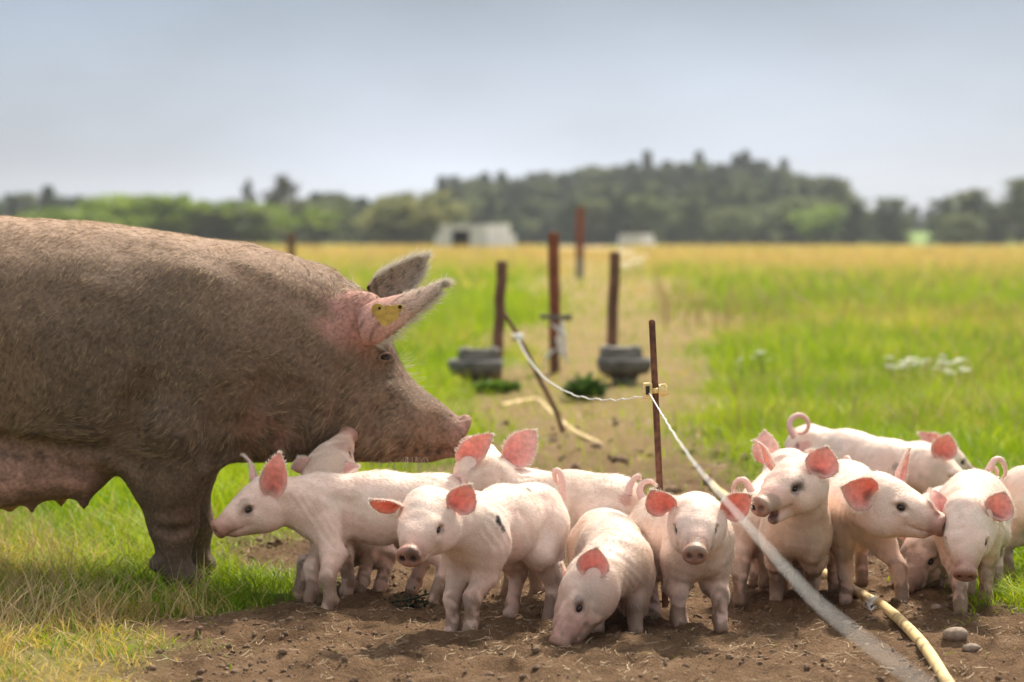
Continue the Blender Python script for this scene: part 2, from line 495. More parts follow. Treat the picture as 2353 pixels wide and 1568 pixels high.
def scatter(P, Q, n, rng, weight=None):
    """n random points on a quad mesh with their interpolated normals"""
    T = np.concatenate([Q[:, [0, 1, 2]], Q[:, [0, 2, 3]]])
    ar = np.linalg.norm(np.cross(P[T[:, 1]] - P[T[:, 0]], P[T[:, 2]] - P[T[:, 0]]), axis=1)
    if weight is not None: ar = ar * weight[T].mean(1)
    cs = np.cumsum(ar); i = np.searchsorted(cs, rng.random(n) * cs[-1])
    i = np.minimum(i, len(T) - 1)
    r1 = np.sqrt(rng.random(n)); r2 = rng.random(n)
    wts = np.stack([1 - r1, r1 * (1 - r2), r1 * r2], 1)
    N = normals(P, Q)
    p = (P[T[i]] * wts[..., None]).sum(1); nn = (N[T[i]] * wts[..., None]).sum(1)
    return p, nn / (np.linalg.norm(nn, axis=1)[:, None] + 1e-12)

def hair_object(name, roots, dirs, nrm, length, radius, mat, parent, origin, rng, lift=0.25, droop=0.0, npt=4, jit=0.16):
    n = len(roots)
    d = dirs - nrm * (dirs * nrm).sum(1)[:, None]
    d /= np.linalg.norm(d, axis=1)[:, None] + 1e-9
    d = d + rng.normal(0, jit, (n, 3))
    pts = np.zeros((n, npt, 3), np.float32)
    L = np.asarray(length)[:, None] if np.ndim(length) else np.full((n, 1), length)
    lf = lift * (0.35 + 2.0 * rng.random((n, 1)) ** 3)
    bend = rng.normal(0, 0.18, (n, 3))
    for k in range(npt):
        t = k / (npt - 1)
        pts[:, k] = roots + L * (d * t + nrm * lf * (t * 1.25 - 0.62 * t * t) + bend * t * t * 0.6) + np.array([0, 0, -1]) * droop * L * t * t - nrm * 0.0008
    pts -= np.array(origin, np.float32)
    hc = bpy.data.hair_curves.new(name)
    hc.add_curves([npt] * n)
    hc.attributes['position'].data.foreach_set('vector', pts.ravel())
    a = hc.attributes.get('radius') or hc.attributes.new('radius', 'FLOAT', 'POINT')
    rad = np.tile(np.linspace(1, 0.25, npt), n) * radius
    a.data.foreach_set('value', rad.astype(np.float32))
    hc.materials.append(mat)
    return link(name, hc, parent, kind='stuff')

def ear_arrays(B, tip, Nrm, W, cup0=1.25, cup1=0.45, bend=0.0, th=0.0035, ns=16, ntt=11, prof=None, tipcurl=0.0):
    """leaf-shaped cupped ear: base centre, tip, direction the hollow faces, full width"""
    B = np.array(B, float); tip = np.array(tip, float)
    ln = np.linalg.norm(tip - B); ed = unit(tip - B)
    n = unit(np.array(Nrm, float) - ed * np.dot(Nrm, ed)); wv = np.cross(ed, n)
    S = np.linspace(0, 1, ns); T = np.linspace(-1, 1, ntt)
    ps, pw = prof or ([0, .12, .35, .6, .8, .92, 1], [.42, .78, 1.0, .88, .58, .34, .10])
    wd = np.interp(S, ps, pw) * W / 2
    inner = np.zeros((ns, ntt, 3))
    for i, s_ in enumerate(S):
        cup = cup0 + (cup1 - cup0) * min(1, s_ * 1.4)
        R = wd[i] / math.sin(min(cup, 1.5))
        for j, t_ in enumerate(T):
            th_ = t_ * cup
            off = bend * s_ * s_ * ln + tipcurl * max(0, s_ - 0.65) ** 2 * 6 * ln
            inner[i, j] = B + ed * ln * s_ + wv * R * math.sin(th_) + n * (R * (1 - math.cos(th_)) - R * (1 - math.cos(cup)) * 0.4 + off)
    gu = np.gradient(inner, axis=0); gv = np.gradient(inner, axis=1)
    nn = np.cross(gu, gv); nn /= np.linalg.norm(nn, axis=2)[..., None] + 1e-12
    if (nn * n).sum() < 0: nn = -nn
    thk = th * (1 - 0.75 * np.abs(T)[None, :] ** 4) * (1.5 - 0.9 * S)[:, None]
    outer = inner - nn * thk[..., None]
    V = np.concatenate([inner.reshape(-1, 3), outer.reshape(-1, 3)])
    o = ns * ntt; F = []
    fl = np.dot(np.cross(gu[3, 5], gv[3, 5]), n) > 0
    def q(a, b, c, d): F.append((a, b, c, d) if fl else (d, c, b, a))
    for i in range(ns - 1):
        for j in range(ntt - 1):
            a, b, c, d = i * ntt + j, (i + 1) * ntt + j, (i + 1) * ntt + j + 1, i * ntt + j + 1
            q(a, b, c, d); q(o + d, o + c, o + b, o + a)
    for i in range(ns - 1):
        a, b = i * ntt, (i + 1) * ntt; q(b, a, o + a, o + b)
        a, b = i * ntt + ntt - 1, (i + 1) * ntt + ntt - 1; q(a, b, o + b, o + a)
    for j in range(ntt - 1):
        a, b = (ns - 1) * ntt + j, (ns - 1) * ntt + j + 1; q(b, a, o + a, o + b)
    s_g = np.tile(np.repeat(S, ntt), 2); t_g = np.tile(np.tile(T, ns), 2); side = np.repeat([0, 1], o)
    return V, np.array(F), s_g, t_g, side, ed

def sphere_arrays(c, A, R, nu=14, nv=9):
    V = []; F = []
    for i in range(nv + 1):
        ph = math.pi * i / nv
        for j in range(nu):
            a = 2 * math.pi * j / nu
            V.append(np.array(c) + np.array(A).T @ (np.array(R) * [math.cos(ph), math.sin(ph) * math.cos(a), math.sin(ph) * math.sin(a)]))
    for i in range(nv):
        for j in range(nu):
            k = (j + 1) % nu
            F.append((i * nu + j, (i + 1) * nu + j, (i + 1) * nu + k, i * nu + k))
    return np.array(V), np.array(F)

Z = np.array([0, 0, 1.0])
def spot(P, C, pos, r, col, strength=1.0, ns=0.012, aniso=None, hard=0.5):
    d = P - np.array(pos)
    if aniso is not None: d = d / np.array(aniso)
    d = np.linalg.norm(d, axis=1) / r
    n = noise3(P, ns)
    m = smooth(1.0, hard, d + (n - 0.5) * 0.9) * strength
    return C * (1 - m[:, None]) + np.array(col) * m[:, None]

def snap(P, u, v):
    """the skin point seen at a place in the photograph"""
    rel = P - np.array([0, 0, CAMH]); dep = rel[:, 1] * math.cos(PITCH) - rel[:, 2] * math.sin(PITCH)
    pu = VW / 2 + FPX * rel[:, 0] / dep; pv = VH / 2 - FPX * (rel[:, 1] * math.sin(PITCH) + rel[:, 2] * math.cos(PITCH)) / dep
    d = np.hypot(pu - u, pv - v); c = np.where(d < max(7, d.min() + 2))[0]
    return P[c[np.argmin(P[c, 1])]]
SKIN = (0.85, 0.665, 0.565)
def piglet(label, H, S, C, T, feet, g=1.0, ears=None, tail=None, roll=0.0, mouth_open=0.0, marks=(), nhair=15000, seed=0, hip_r=1.0, dirt=0.5, h=0.0046, eye_dark=0.0, ear_pink=1.0):
    """H, S, C, T: hip, shoulder, skull and snout-tip points; feet: front left, front right, hind left, hind right ground points (or None)"""
    rng = np.random.default_rng(100 + seed)
    H, S, C, T = [np.array(p, float) for p in (H, S, C, T)]
    f = unit(S - H); fh = unit([f[0], f[1], 0]); L = unit(np.cross(Z, f)); U = np.cross(f, L)
    hf = unit(T - C); hl = unit(np.cross(Z, hf)); hu = np.cross(hf, hl)
    if roll:
        cr, sr = math.cos(roll), math.sin(roll); hl, hu = hl * cr + hu * sr, hu * cr - hl * sr
    hg = g * (1 + 0.045 * rng.normal()); hw = 1 + 0.05 * rng.normal()
    hd = lambda x, y, z: C + hg * (hf * x + hl * y + hu * z)
    HA = np.array([hf, hl, hu]); BA = np.array([f, L, U])
    base = np.array([*(((H + S) / 2)[:2]), 0.0])
    b = Body(h)
    pk = (0.78, 0.50, 0.41); sn = (0.46, 0.22, 0.17)
    # torso
    Mid = (H + S) / 2 - Z * 0.006 * g
    b.cone(H - f * 0.012 * g, Mid, 0.072 * g * hip_r, 0.081 * g, 0.03 * g, L, 0.88)
    b.cone(Mid, S + Z * 0.003 * g, 0.081 * g, 0.075 * g, 0.03 * g, L, 0.88)
    for sd in (1, -1):
        b.ell(H + L * 0.033 * sd * g - Z * 0.022 * g, BA, np.array([0.066, 0.042, 0.078]) * g * hip_r, 0.022 * g)
        b.ell(S + L * 0.036 * sd * g - Z * 0.026 * g - f * .004 * g, BA, np.array([0.046, 0.036, 0.070]) * g, 0.018 * g)
    # neck
    b.cone(S + f * 0.02 * g + Z * 0.004 * g, C - hf * 0.02 * g - hu * 0.010 * g, 0.069 * g, 0.057 * g, 0.04 * g)
    # head
    b.ell(hd(0, 0, 0.002), HA, np.array([0.062, 0.056, 0.054]) * hg, 0.03 * hg)
    for sd in (1, -1):
        b.ell(hd(0.018, 0.028 * sd, -0.024), HA, np.array([0.050, 0.030, 0.038]) * hg, 0.025 * hg)
        b.ell(hd(0.052, 0.030 * sd, 0.026), HA, np.array([0.020, 0.012, 0.010]) * hg, 0.016 * hg)
        b.cone(hd(0.070, 0.0385 * sd, 0.0050), hd(0.048, 0.0450 * sd, 0.0050), 0.0035 * hg, 0.004 * hg, 0.005 * hg)
        b.cone(hd(0.076, 0.0355 * sd, 0.0205), hd(0.046, 0.0465 * sd, 0.0215), 0.0048 * hg, 0.0058 * hg, 0.006 * hg)
    b.cone(hd(0.030, 0, 0.012), hd(0.082, 0, 0.004), 0.040 * hg, 0.032 * hg, 0.02 * hg, hl, 0.95)
    b.cone(hd(0.060, 0, 0.000), hd(0.126, 0, 0.002), 0.038 * hg, 0.0235 * hg, 0.02 * hg, hl, 1.0, pk)
    jd = -0.030 * mouth_open
    b.cone(hd(0.020, 0, -0.032), hd(0.104, 0, -0.024 + jd), 0.034 * hg, 0.0145 * hg, 0.016 * hg if not mouth_open else 0.006 * hg, hl, 1.15)
    b.ell(hd(0.137, 0, 0.004), HA, np.array([0.0125, 0.0275, 0.0240]) * hg, 0.008 * hg, sn)
    b.ell(hd(0.142, 0, 0.004), HA, np.array([0.0085, 0.0290, 0.0255]) * hg, 0.004 * hg, sn)
    for wx in (0.108, 0.119):
        b.ell(hd(wx, 0, 0.0245), HA, np.array([0.0035, 0.014, 0.004]) * hg, 0.004 * hg, pk)
    # legs
    fl = []
    ft = [None if p is None else np.array([p[0], p[1], float(ground_z(p[0], p[1])) - 0.005]) for p in feet]
    for i in range(4):
        sd = 1 if i % 2 == 0 else -1
        front = i < 2
        if ft[i] is None:
            q = (S - fh * .0 if front else H - fh * 0.035) + L * 0.043 * sd * g
            ft[i] = np.array([q[0], q[1], float(ground_z(q[0], q[1]))])
        Fp = ft[i]
        if front:
            sh = S + L * 0.042 * sd * g - Z * 0.035 * g
            el = sh * 0.62 + (Fp + Z * sh[2]) * 0.0 + np.array([Fp[0], Fp[1], sh[2]]) * 0.38 - Z * 0.062 * g - fh * 0.012 * g
            top = np.array([el[0], el[1], 0]); kz = 0.086 * g
            kn = np.array([Fp[0], Fp[1], Fp[2] + kz]) * 0.80 + np.array([el[0], el[1], Fp[2] + kz]) * 0.20 + fh * 0.006 * g
            fk = Fp + Z * 0.034 * g - fh * 0.003 * g
            fl.append(kn + fh * .016 * g - Z * .01 * g)
            b.cone(sh, el, 0.042 * g, 0.030 * g, 0.022 * g)
            b.cone(el, kn, 0.0295 * g, 0.0188 * g, 0.012 * g)
            b.cone(kn + Z * .006 * g, kn - Z * .008 * g, 0.0192 * g, 0.0188 * g, 0.008 * g)
            b.cone(kn, fk, 0.0178 * g, 0.0160 * g, 0.008 * g)
        else:
            hp = H + L * 0.040 * sd * g - Z * 0.020 * g
            sfl = hp + (np.array([Fp[0], Fp[1], hp[2]]) - hp) * 0.3 + fh * 0.045 * g - Z * 0.062 * g + L * 0.006 * sd * g
            hk = Fp + Z * 0.098 * g - fh * 0.022 * g + (np.array([hp[0], hp[1], Fp[2]]) - Fp) * 0.18
            fk = Fp + Z * 0.036 * g - fh * 0.004 * g
            b.cone(hp, sfl, 0.054 * g * hip_r, 0.039 * g, 0.022 * g)
            b.cone(hp - fh * .02 * g - Z * .03 * g, hk, 0.036 * g * hip_r, 0.0165 * g, 0.014 * g)
            b.cone(sfl, hk, 0.036 * g, 0.0175 * g, 0.014 * g)
            b.cone(hk, fk, 0.0178 * g, 0.0158 * g, 0.008 * g)
        hoof = (0.34, 0.24, 0.18)
        b.cone(fk, Fp + Z * 0.018 * g + fh * 0.004 * g, 0.0160 * g, 0.0160 * g, 0.008 * g)
        for s2 in (1, -1):
            b.ell(Fp + fh * 0.006 * g + L * 0.0086 * s2 * g + Z * 0.012 * g, np.array([fh, L, Z]), np.array([0.0160, 0.0082, 0.0150]) * g, 0.003 * g, hoof)
            b.ell(Fp - fh * 0.016 * g + L * 0.0085 * s2 * g + Z * 0.030 * g, np.array([fh, L, Z]), np.array([0.008, 0.005, 0.009]) * g, 0.006 * g, hoof)
    # creases behind the shoulder, before the thigh and across the neck
    for sd in (1, -1):
        b.cut(S - f * .050 * g + L * .083 * sd * g + Z * .010 * g, S - f * .040 * g + L * .062 * sd * g - Z * .078 * g, .004 * g, .008 * g, .026 * g)
    # hollows
    for sd in (1, -1):
        b.ell(hd(0.150, 0.0115 * sd, 0.004), HA, np.array([0.012, 0.0062, 0.0085]) * hg, 0.003 * hg, sub=True)
        b.ell(hd(0.062, 0.044 * sd, 0.014), HA, np.array([0.013, 0.009, 0.0085]) * hg, 0.008 * hg, sub=True)
        b.cut(hd(0.130, 0.010 * sd, -0.016), hd(0.072, 0.036 * sd, -0.020), 0.003 * hg, 0.002 * hg, 0.004 * hg)
    if mouth_open:
        b.cut(hd(0.128, 0, -0.028), hd(0.085, 0, -0.026), 0.011 * hg, 0.009 * hg, 0.004 * hg)
        for sd in (1, -1):
            b.cut(hd(0.120, 0.012 * sd, -0.026), hd(0.078, 0.030 * sd, -0.026), 0.009 * hg, 0.005 * hg, 0.004 * hg)
    P, Q = b.mesh()
    Cc = b.colours(P, SKIN, 0.012 * g)
    # uneven flesh: shallow lumps, faint ribs and neck wrinkles
    N0 = normals(P, Q); ax_ = (P - S) @ f
    rib = np.sin(ax_ / (.0125 * g) * math.pi) * smooth(-.03, -.06, ax_ / g) * smooth(-.21, -.16, ax_ / g) * smooth(.02, -.05, (P - S)[:, 2] / g)
    an = (P - C) @ hf / hg
    wr = np.sin(an / .008 * math.pi + 3 * noise3(P, .03)) * smooth(-.03, -.05, an) * smooth(-.12, -.08, an) * smooth(.42, .60, noise3(P + 14, .06))
    amp = smooth(.02, .07, np.linalg.norm(P - hd(.12, 0, 0), axis=1)) * smooth(.06, .12, P[:, 2])
    P = P + N0 * ((noise3(P + 3, .055) - .5) * .011 + (noise3(P + 9, .022) - .5) * .0040 + rib * .0009 + wr * .0010)[:, None] * amp[:, None] * g
    n1 = noise3(P, 0.05)[:, None]; n2 = noise3(P + 5, 0.012)[:, None]
    mt = smooth(.42, .62, noise3(P + 31, .035) * .6 + noise3(P + 12, .11) * .4)[:, None] * .55
    Cc = Cc * (1 - mt) + Cc * np.array((1.0, .86, .84)) * mt
    du = smooth(.47, .64, noise3(P + 51, .05) * .5 + noise3(P + 8, .015) * .5)[:, None] * (.14 + .42 * dirt)
    Cc = Cc * (1 - du) + np.array((.56, .42, .30)) * du
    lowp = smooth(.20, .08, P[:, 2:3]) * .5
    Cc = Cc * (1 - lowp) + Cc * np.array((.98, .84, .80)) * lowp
    Cc = Cc * (0.93 + 0.14 * n1)
    Cc = Cc * (1 - 0.25 * smooth(0.55, 0.75, n1)) + np.array((0.84, 0.66, 0.58)) * 0.25 * smooth(0.55, 0.75, n1)
    # pink in creases of the coat, brownish dust on lower legs, muzzle earth
    lz = P[:, 2:3] - 0
    dm = (smooth(0.18, 0.0, lz) + 1.1 * smooth(.06, .012, lz)) * smooth(0.36, 0.60, n2 * 0.5 + noise3(P + 2, 0.03)[:, None] * 0.5) * dirt * 2.3
    dm = np.clip(dm, 0, .88)
    Cc = Cc * (1 - dm) + np.array((0.25, 0.162, 0.108)) * dm
    for kn_ in fl:
        Cc = spot(P, Cc, kn_, .019 * g, (.36, .30, .27), .25 + .4 * rng.random(), .012, None, .1)
    dsn = np.linalg.norm(P - hd(0.150, 0, -0.002), axis=1)[:, None]
    dm = np.clip(smooth(0.066, 0.02, dsn + (n2 - .5) * .045) * (0.40 + 0.6 * dirt), 0, .9)
    Cc = Cc * (1 - dm) + np.array((0.28, 0.14, 0.10)) * dm
    for sd in (1, -1):
        Cc = spot(P, Cc, hd(0.060, 0.043 * sd, 0.015), 0.018 * hg, (0.24, 0.145, 0.12), 0.62, 0.01)
        Cc = spot(P, Cc, hd(0.145, 0.0115 * sd, 0.004), 0.0085 * hg, (0.03, 0.015, 0.012), 1.0, 0.02)
        if eye_dark: Cc = spot(P, Cc, hd(0.054, 0.046 * sd, 0.018), 0.024 * hg, (0.12, 0.10, 0.09), eye_dark, 0.012, None, .2)
        for mx in (0.075, 0.09, 0.105, 0.12): Cc = spot(P, Cc, hd(mx, 0.036 - (mx - .07) * .5 if sd > 0 else -0.036 + (mx - .07) * .5, -0.018), 0.005 * hg, (0.40, 0.22, 0.18), 0.4, 0.01)
    if mouth_open: Cc = spot(P, Cc, hd(0.105, 0, -0.028), 0.026 * hg, (0.07, 0.03, 0.025), 1.0, 0.02)
    for mk in marks:
        if len(mk[0]) == 2: mk = (snap(P, *mk[0]), *mk[1:])
        Cc = spot(P, Cc, *mk)
    root = link('piglet', None, None, base, label=label, cat='piglet', group='piglets around the sow')
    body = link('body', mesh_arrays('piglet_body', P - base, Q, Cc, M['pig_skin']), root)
    # eyes
    for sd in (1, -1):
        V, F = sphere_arrays(hd(0.0580, 0.0385 * sd, 0.0130), HA, np.array([0.0088, 0.0068, 0.0062]) * hg)
        link('eye', mesh_arrays('piglet_eye', V - base, F, None, M['eye']), root)
    # ears
    hr = []; hn = []; hdv = []; hln = []
    for k, sd in enumerate((1, -1)):
        E = (ears or [{}, {}])[k]
        if E is None: continue
        Bp = hd(*(E.get('base') or (-0.006, 0.058 * sd, 0.020)))
        if 'tip' in E: tip = np.array(E['tip'])
        else: tip = hd(*(E.get('tl') or (-0.02, 0.115 * sd, 0.085)))
        nrm = E.get('n') or (0.8, 0.45 * sd, 0.1)
        nw = np.array(E['nw']) if 'nw' in E else hf * nrm[0] + hl * nrm[1] + hu * nrm[2]
        Bp = Bp + unit(nw) * .007 * g
        V, F, s_, t_, side, ed = ear_arrays(Bp, tip, nw, E.get('w', 0.072) * g, E.get('cup0', 1.2), E.get('cup1', 0.5), E.get('bend', 0.08), tipcurl=E.get('curl', 0.0))
        inn = np.array((0.84, 0.47, 0.405)); outc = np.array((0.84, 0.60, 0.52))
        cc = np.where(side[:, None] == 0, inn, outc) * np.ones((len(V), 3))
        n3 = noise3(V, 0.02)[:, None]
        cc = cc * (0.88 + 0.24 * n3)
        red = smooth(.75, .15, s_ + .3 * np.abs(t_) + (noise3(V, .014) - .5) * .5)[:, None] * (side == 0)[:, None] * .55
        cc = cc * (1 - red) + np.array((0.78, 0.27, 0.235)) * red
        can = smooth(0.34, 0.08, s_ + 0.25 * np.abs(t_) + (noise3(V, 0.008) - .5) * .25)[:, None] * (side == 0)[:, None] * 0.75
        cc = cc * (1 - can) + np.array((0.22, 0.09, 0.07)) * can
        rim = smooth(0.50, 1.0, np.maximum(np.abs(t_), s_) + (noise3(V, .01) - .5) * .2)[:, None] * 0.8
        rt_ = smooth(.16, .0, s_)[:, None] * .8; cc = cc * (1 - rt_) + np.array(SKIN) * rt_
        cc = cc * (1 - rim) + np.array((0.86, 0.62, 0.55)) * rim
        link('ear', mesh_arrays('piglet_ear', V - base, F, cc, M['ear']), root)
        nv = normals(V, F)
        # fringe along the ear's rim and back
        rm = np.where((np.maximum(np.abs(t_), s_) > 0.97) & (s_ > 0.12))[0]
        i = rng.choice(rm, 330); j = rng.choice(np.where((side == 1) & (s_ > .05))[0], 420)
        for ii, ln_ in ((i, 0.0086), (j, 0.008)):
            hr.append(V[ii] + rng.normal(0, 0.0015, (len(ii), 3))); hn.append(nv[ii] if ln_ < .0085 else unit(nw) * 0 + nv[ii] * 0.3 + ed * 0.5)
            out_ = ed[None, :] * 0.8 + (V[ii] - V[ii].mean(0)) * 12 * (1 if ln_ > .0085 else 0.1)
            hdv.append(out_); hln.append(ln_ * g * (.35 + .65 * rng.random(len(ii))))
    # tail
    if tail is not None:
        tp = resample(np.array(tail), 26)
    else:
        a = np.linspace(0, 5.2, 26); t0 = H - f * 0.080 * g + Z * 0.035 * g
        tp = np.array([t0 - f * (0.012 + 0.016 * math.sin(q)) * g * min(1, q) + Z * 0.016 * (1 - math.cos(q)) * g + L * 0.004 * q * g for q in a])
    V, F = tube_arrays(tp, np.linspace(0.0100, 0.0034, len(tp)) * g, 9)
    tc_ = np.array((0.78, 0.50, 0.44)) * np.ones((len(V), 3))
    o = link('tail', mesh_arrays('piglet_tail', V - base, F, tc_, M['pig_skin']), root)
    nv = normals(V, np.array(F)); i = rng.choice(len(V), 260)
    hr.append(V[i]); hn.append(nv[i]); hdv.append(np.gradient(tp, axis=0)[np.minimum(i // 9, len(tp) - 1)]); hln.append(np.full(260, 0.009 * g))
    # coat
    N = normals(P, Q)
    dl = np.min([np.linalg.norm(P - hd(0.140, 0, 0), axis=1)], 0)
    wgt = 0.15 + smooth(0.02, 0.06, dl)
    wgt = wgt * (0.6 + 0.4 * smooth(0.5, -0.3, N[:, 1])) * smooth(0.012, 0.03, P[:, 2]) * (.12 + .88 * smooth(.38, .62, Cc[:, 1]))
    p, nn = scatter(P, Q, nhair, rng, wgt)
    wh = smooth(0.13, 0.07, np.linalg.norm(p - hd(0.05, 0, 0), axis=1))[:, None]
    wl = (smooth(0.17, 0.12, p[:, 2]) * (1 - wh[:, 0]))[:, None]
    dv = (-f - 0.55 * Z) * (1 - wh) * (1 - wl) + (-hf + 0.25 * hu) * wh + (-Z - 0.35 * fh) * wl
    dv = dv + (np.stack([noise3(p, .06), noise3(p + 7, .06), noise3(p + 3, .06)], 1) - 0.5) * 1.4
    ln = (0.0075 + 0.005 * rng.random(nhair)) * g * (1 + 0.35 * smooth(.3, .9, nn[:, 2])) * (1 - 0.35 * wh[:, 0])
    hr.append(p); hn.append(nn); hdv.append(dv); hln.append(ln)
    hn_ = np.concatenate(hn); hn_ /= np.linalg.norm(hn_, axis=1)[:, None] + 1e-9
    hair_object('hair', np.concatenate(hr), np.concatenate(hdv), hn_, np.concatenate(hln), 0.00032 * g, M['piglet_hair'], root, base, rng, lift=0.16, npt=3, jit=.09)
    return root
# ------------------------------------------------------------------ ground, hills
def build_ground():
    def axis(lo, hi, step, far_neg, far_pos, g):
        a = list(np.arange(lo, hi, step)); s = step; x = hi
        while x < far_pos: a.append(x); s *= g; x += s
        a.append(far_pos); s = step; x = lo - step; pre = []
        while x > far_neg: pre.append(x); s *= g; x -= s
        pre.append(far_neg)
        return np.array(pre[::-1] + a)
    X = axis(-1.55, 1.55, 0.0095, -900, 900, 1.16); Y = axis(4.3, 7.4, 0.0105, -300, 1400, 1.075)
    gx, gy = np.meshgrid(X, Y)
    gz = ground_z(gx, gy)
    far = smooth(420, 620, gy)                                    # land rises far behind the trees
    gz = gz + far * 3
    V = np.stack([gx, gy, gz], -1).reshape(-1, 3)
    ny, nx = gx.shape
    i = np.arange(ny * nx).reshape(ny, nx)
    F = np.stack([i[:-1, :-1], i[:-1, 1:], i[1:, 1:], i[1:, :-1]], -1).reshape(-1, 4)
    bare, dry = masks(gx, gy)
    m, t, b = new_mat('ground')
    N = t.nodes; Lk = t.links
    def attr(n): a = N.new('ShaderNodeAttribute'); a.attribute_name = n; return a.outputs['Fac']
    tc = N.new('ShaderNodeTexCoord')
    def noise(s, d=6, r=.6):
        n = N.new('ShaderNodeTexNoise'); n.inputs['Scale'].default_value = s; n.inputs['Detail'].default_value = d; n.inputs['Roughness'].default_value = r
        Lk.new(tc.outputs['Object'], n.inputs['Vector']); return n.outputs[0]
    def ramp(src, stops):
        r = N.new('ShaderNodeValToRGB'); el = r.color_ramp.elements
        el[0].position, el[0].color = stops[0][0], (*stops[0][1], 1); el[1].position, el[1].color = stops[-1][0], (*stops[-1][1], 1)
        for p, c in stops[1:-1]: x = el.new(p); x.color = (*c, 1)
        Lk.new(src, r.inputs[0]); return r.outputs[0]
    def mixc(f, a, c):
        x = N.new('ShaderNodeMix'); x.data_type = 'RGBA'
        Lk.new(f, x.inputs[0]); Lk.new(a, x.inputs[6]); Lk.new(c, x.inputs[7]); return x.outputs[2]
    soil = ramp(noise(7, 9, .68), [(.28, (.13, .070, .035)), (.45, (.25, .145, .076)), (.58, (.35, .212, .118)), (.72, (.46, .31, .185))])
    fine = ramp(noise(140, 4, .7), [(.30, (.065, .035, .019)), (.52, (.24, .148, .086)), (.74, (.46, .33, .21))])
    half = N.new('ShaderNodeValue'); half.outputs[0].default_value = .38
    soil = mixc(half.outputs[0], soil, fine)
    damp = N.new('ShaderNodeMapRange'); damp.inputs[1].default_value = .50; damp.inputs[2].default_value = .62; damp.inputs[4].default_value = .28
    Lk.new(noise(3.1, 5, .62), damp.inputs[0])
    wet = N.new('ShaderNodeRGB'); wet.outputs[0].default_value = (.072, .040, .021, 1)
    soil = mixc(damp.outputs[0], soil, wet.outputs[0])
    path = ramp(noise(.9, 5, .6), [(.28, (.20, .23, .035)), (.42, (.36, .265, .105)), (.58, (.44, .305, .14)), (.70, (.24, .28, .04))])
    soil = mixc(attr('farpath'), soil, path)
    green = ramp(noise(1.3, 6, .6), [(.3, (.10, .19, .008)), (.55, (.20, .31, .014)), (.75, (.30, .38, .02))])
    tan = ramp(noise(.8, 6, .6), [(.3, (.28, .22, .09)), (.6, (.46, .35, .16)), (.8, (.52, .42, .21))])
    gr = mixc(attr('dry'), green, tan)
    c = mixc(attr('bare'), gr, soil)
    Lk.new(c, b.inputs['Base Color'])
    b.inputs['Roughness'].default_value = .95; b.inputs['Specular IOR Level'].default_value = .15
    bp = N.new('ShaderNodeBump'); bp.inputs['Strength'].default_value = 1.0; bp.inputs['Distance'].default_value = .03
    ad = N.new('ShaderNodeMath'); ad.operation = 'ADD'; Lk.new(noise(55, 8, .7), ad.inputs[0])
    ml = N.new('ShaderNodeMath'); ml.operation = 'MULTIPLY'; ml.inputs[1].default_value = .6; Lk.new(noise(200, 4, .7), ml.inputs[0]); Lk.new(ml.outputs[0], ad.inputs[1])
    Lk.new(ad.outputs[0], bp.inputs['Height']); Lk.new(bp.outputs[0], b.inputs['Normal'])
    fp = smooth(7.2, 12, gy)
    me = mesh_arrays('ground', V, F, None, m, attrs=dict(bare=bare.ravel(), dry=dry.ravel(), farpath=fp.ravel()))
    link('ground', me, kind='structure')
build_ground()

def hill(name, x0, y0, rx, ry, hgt, mat):
    n = 40; V = []; F = []
    for i in range(n + 1):
        for j in range(n + 1):
            a = -1 + 2 * i / n; c = -1 + 2 * j / n; r = math.hypot(a, c)
            V.append((a * rx, c * ry, hgt * (0.5 + 0.5 * math.cos(math.pi * min(1, r))) - .3))
    for i in range(n):
        for j in range(n): F.append((i * (n + 1) + j, (i + 1) * (n + 1) + j, (i + 1) * (n + 1) + j + 1, i * (n + 1) + j + 1))
    link(name, mesh_arrays(name, np.array(V), F, None, mat), None, (x0, y0, 0), kind='structure')
M['hillgrass'] = noise_mat('hill_grass', (.07, .14, .015), (.17, .25, .03), scale=.15, rough=.95)
hill('hill', 24, 400, 75, 75, 6.0, M['hillgrass'])
hill('hill', 80, 560, 60, 90, 5.5, M['hillgrass'])
def hill_z(x, y):
    z = 0
    for x0, y0, rx, ry, h in ((24, 400, 75, 75, 6.0), (80, 560, 60, 90, 5.5)):
        r = math.hypot((x - x0) / rx, (y - y0) / ry); z = max(z, h * (.5 + .5 * math.cos(math.pi * min(1, r))) - .3)
    return max(z, 0)

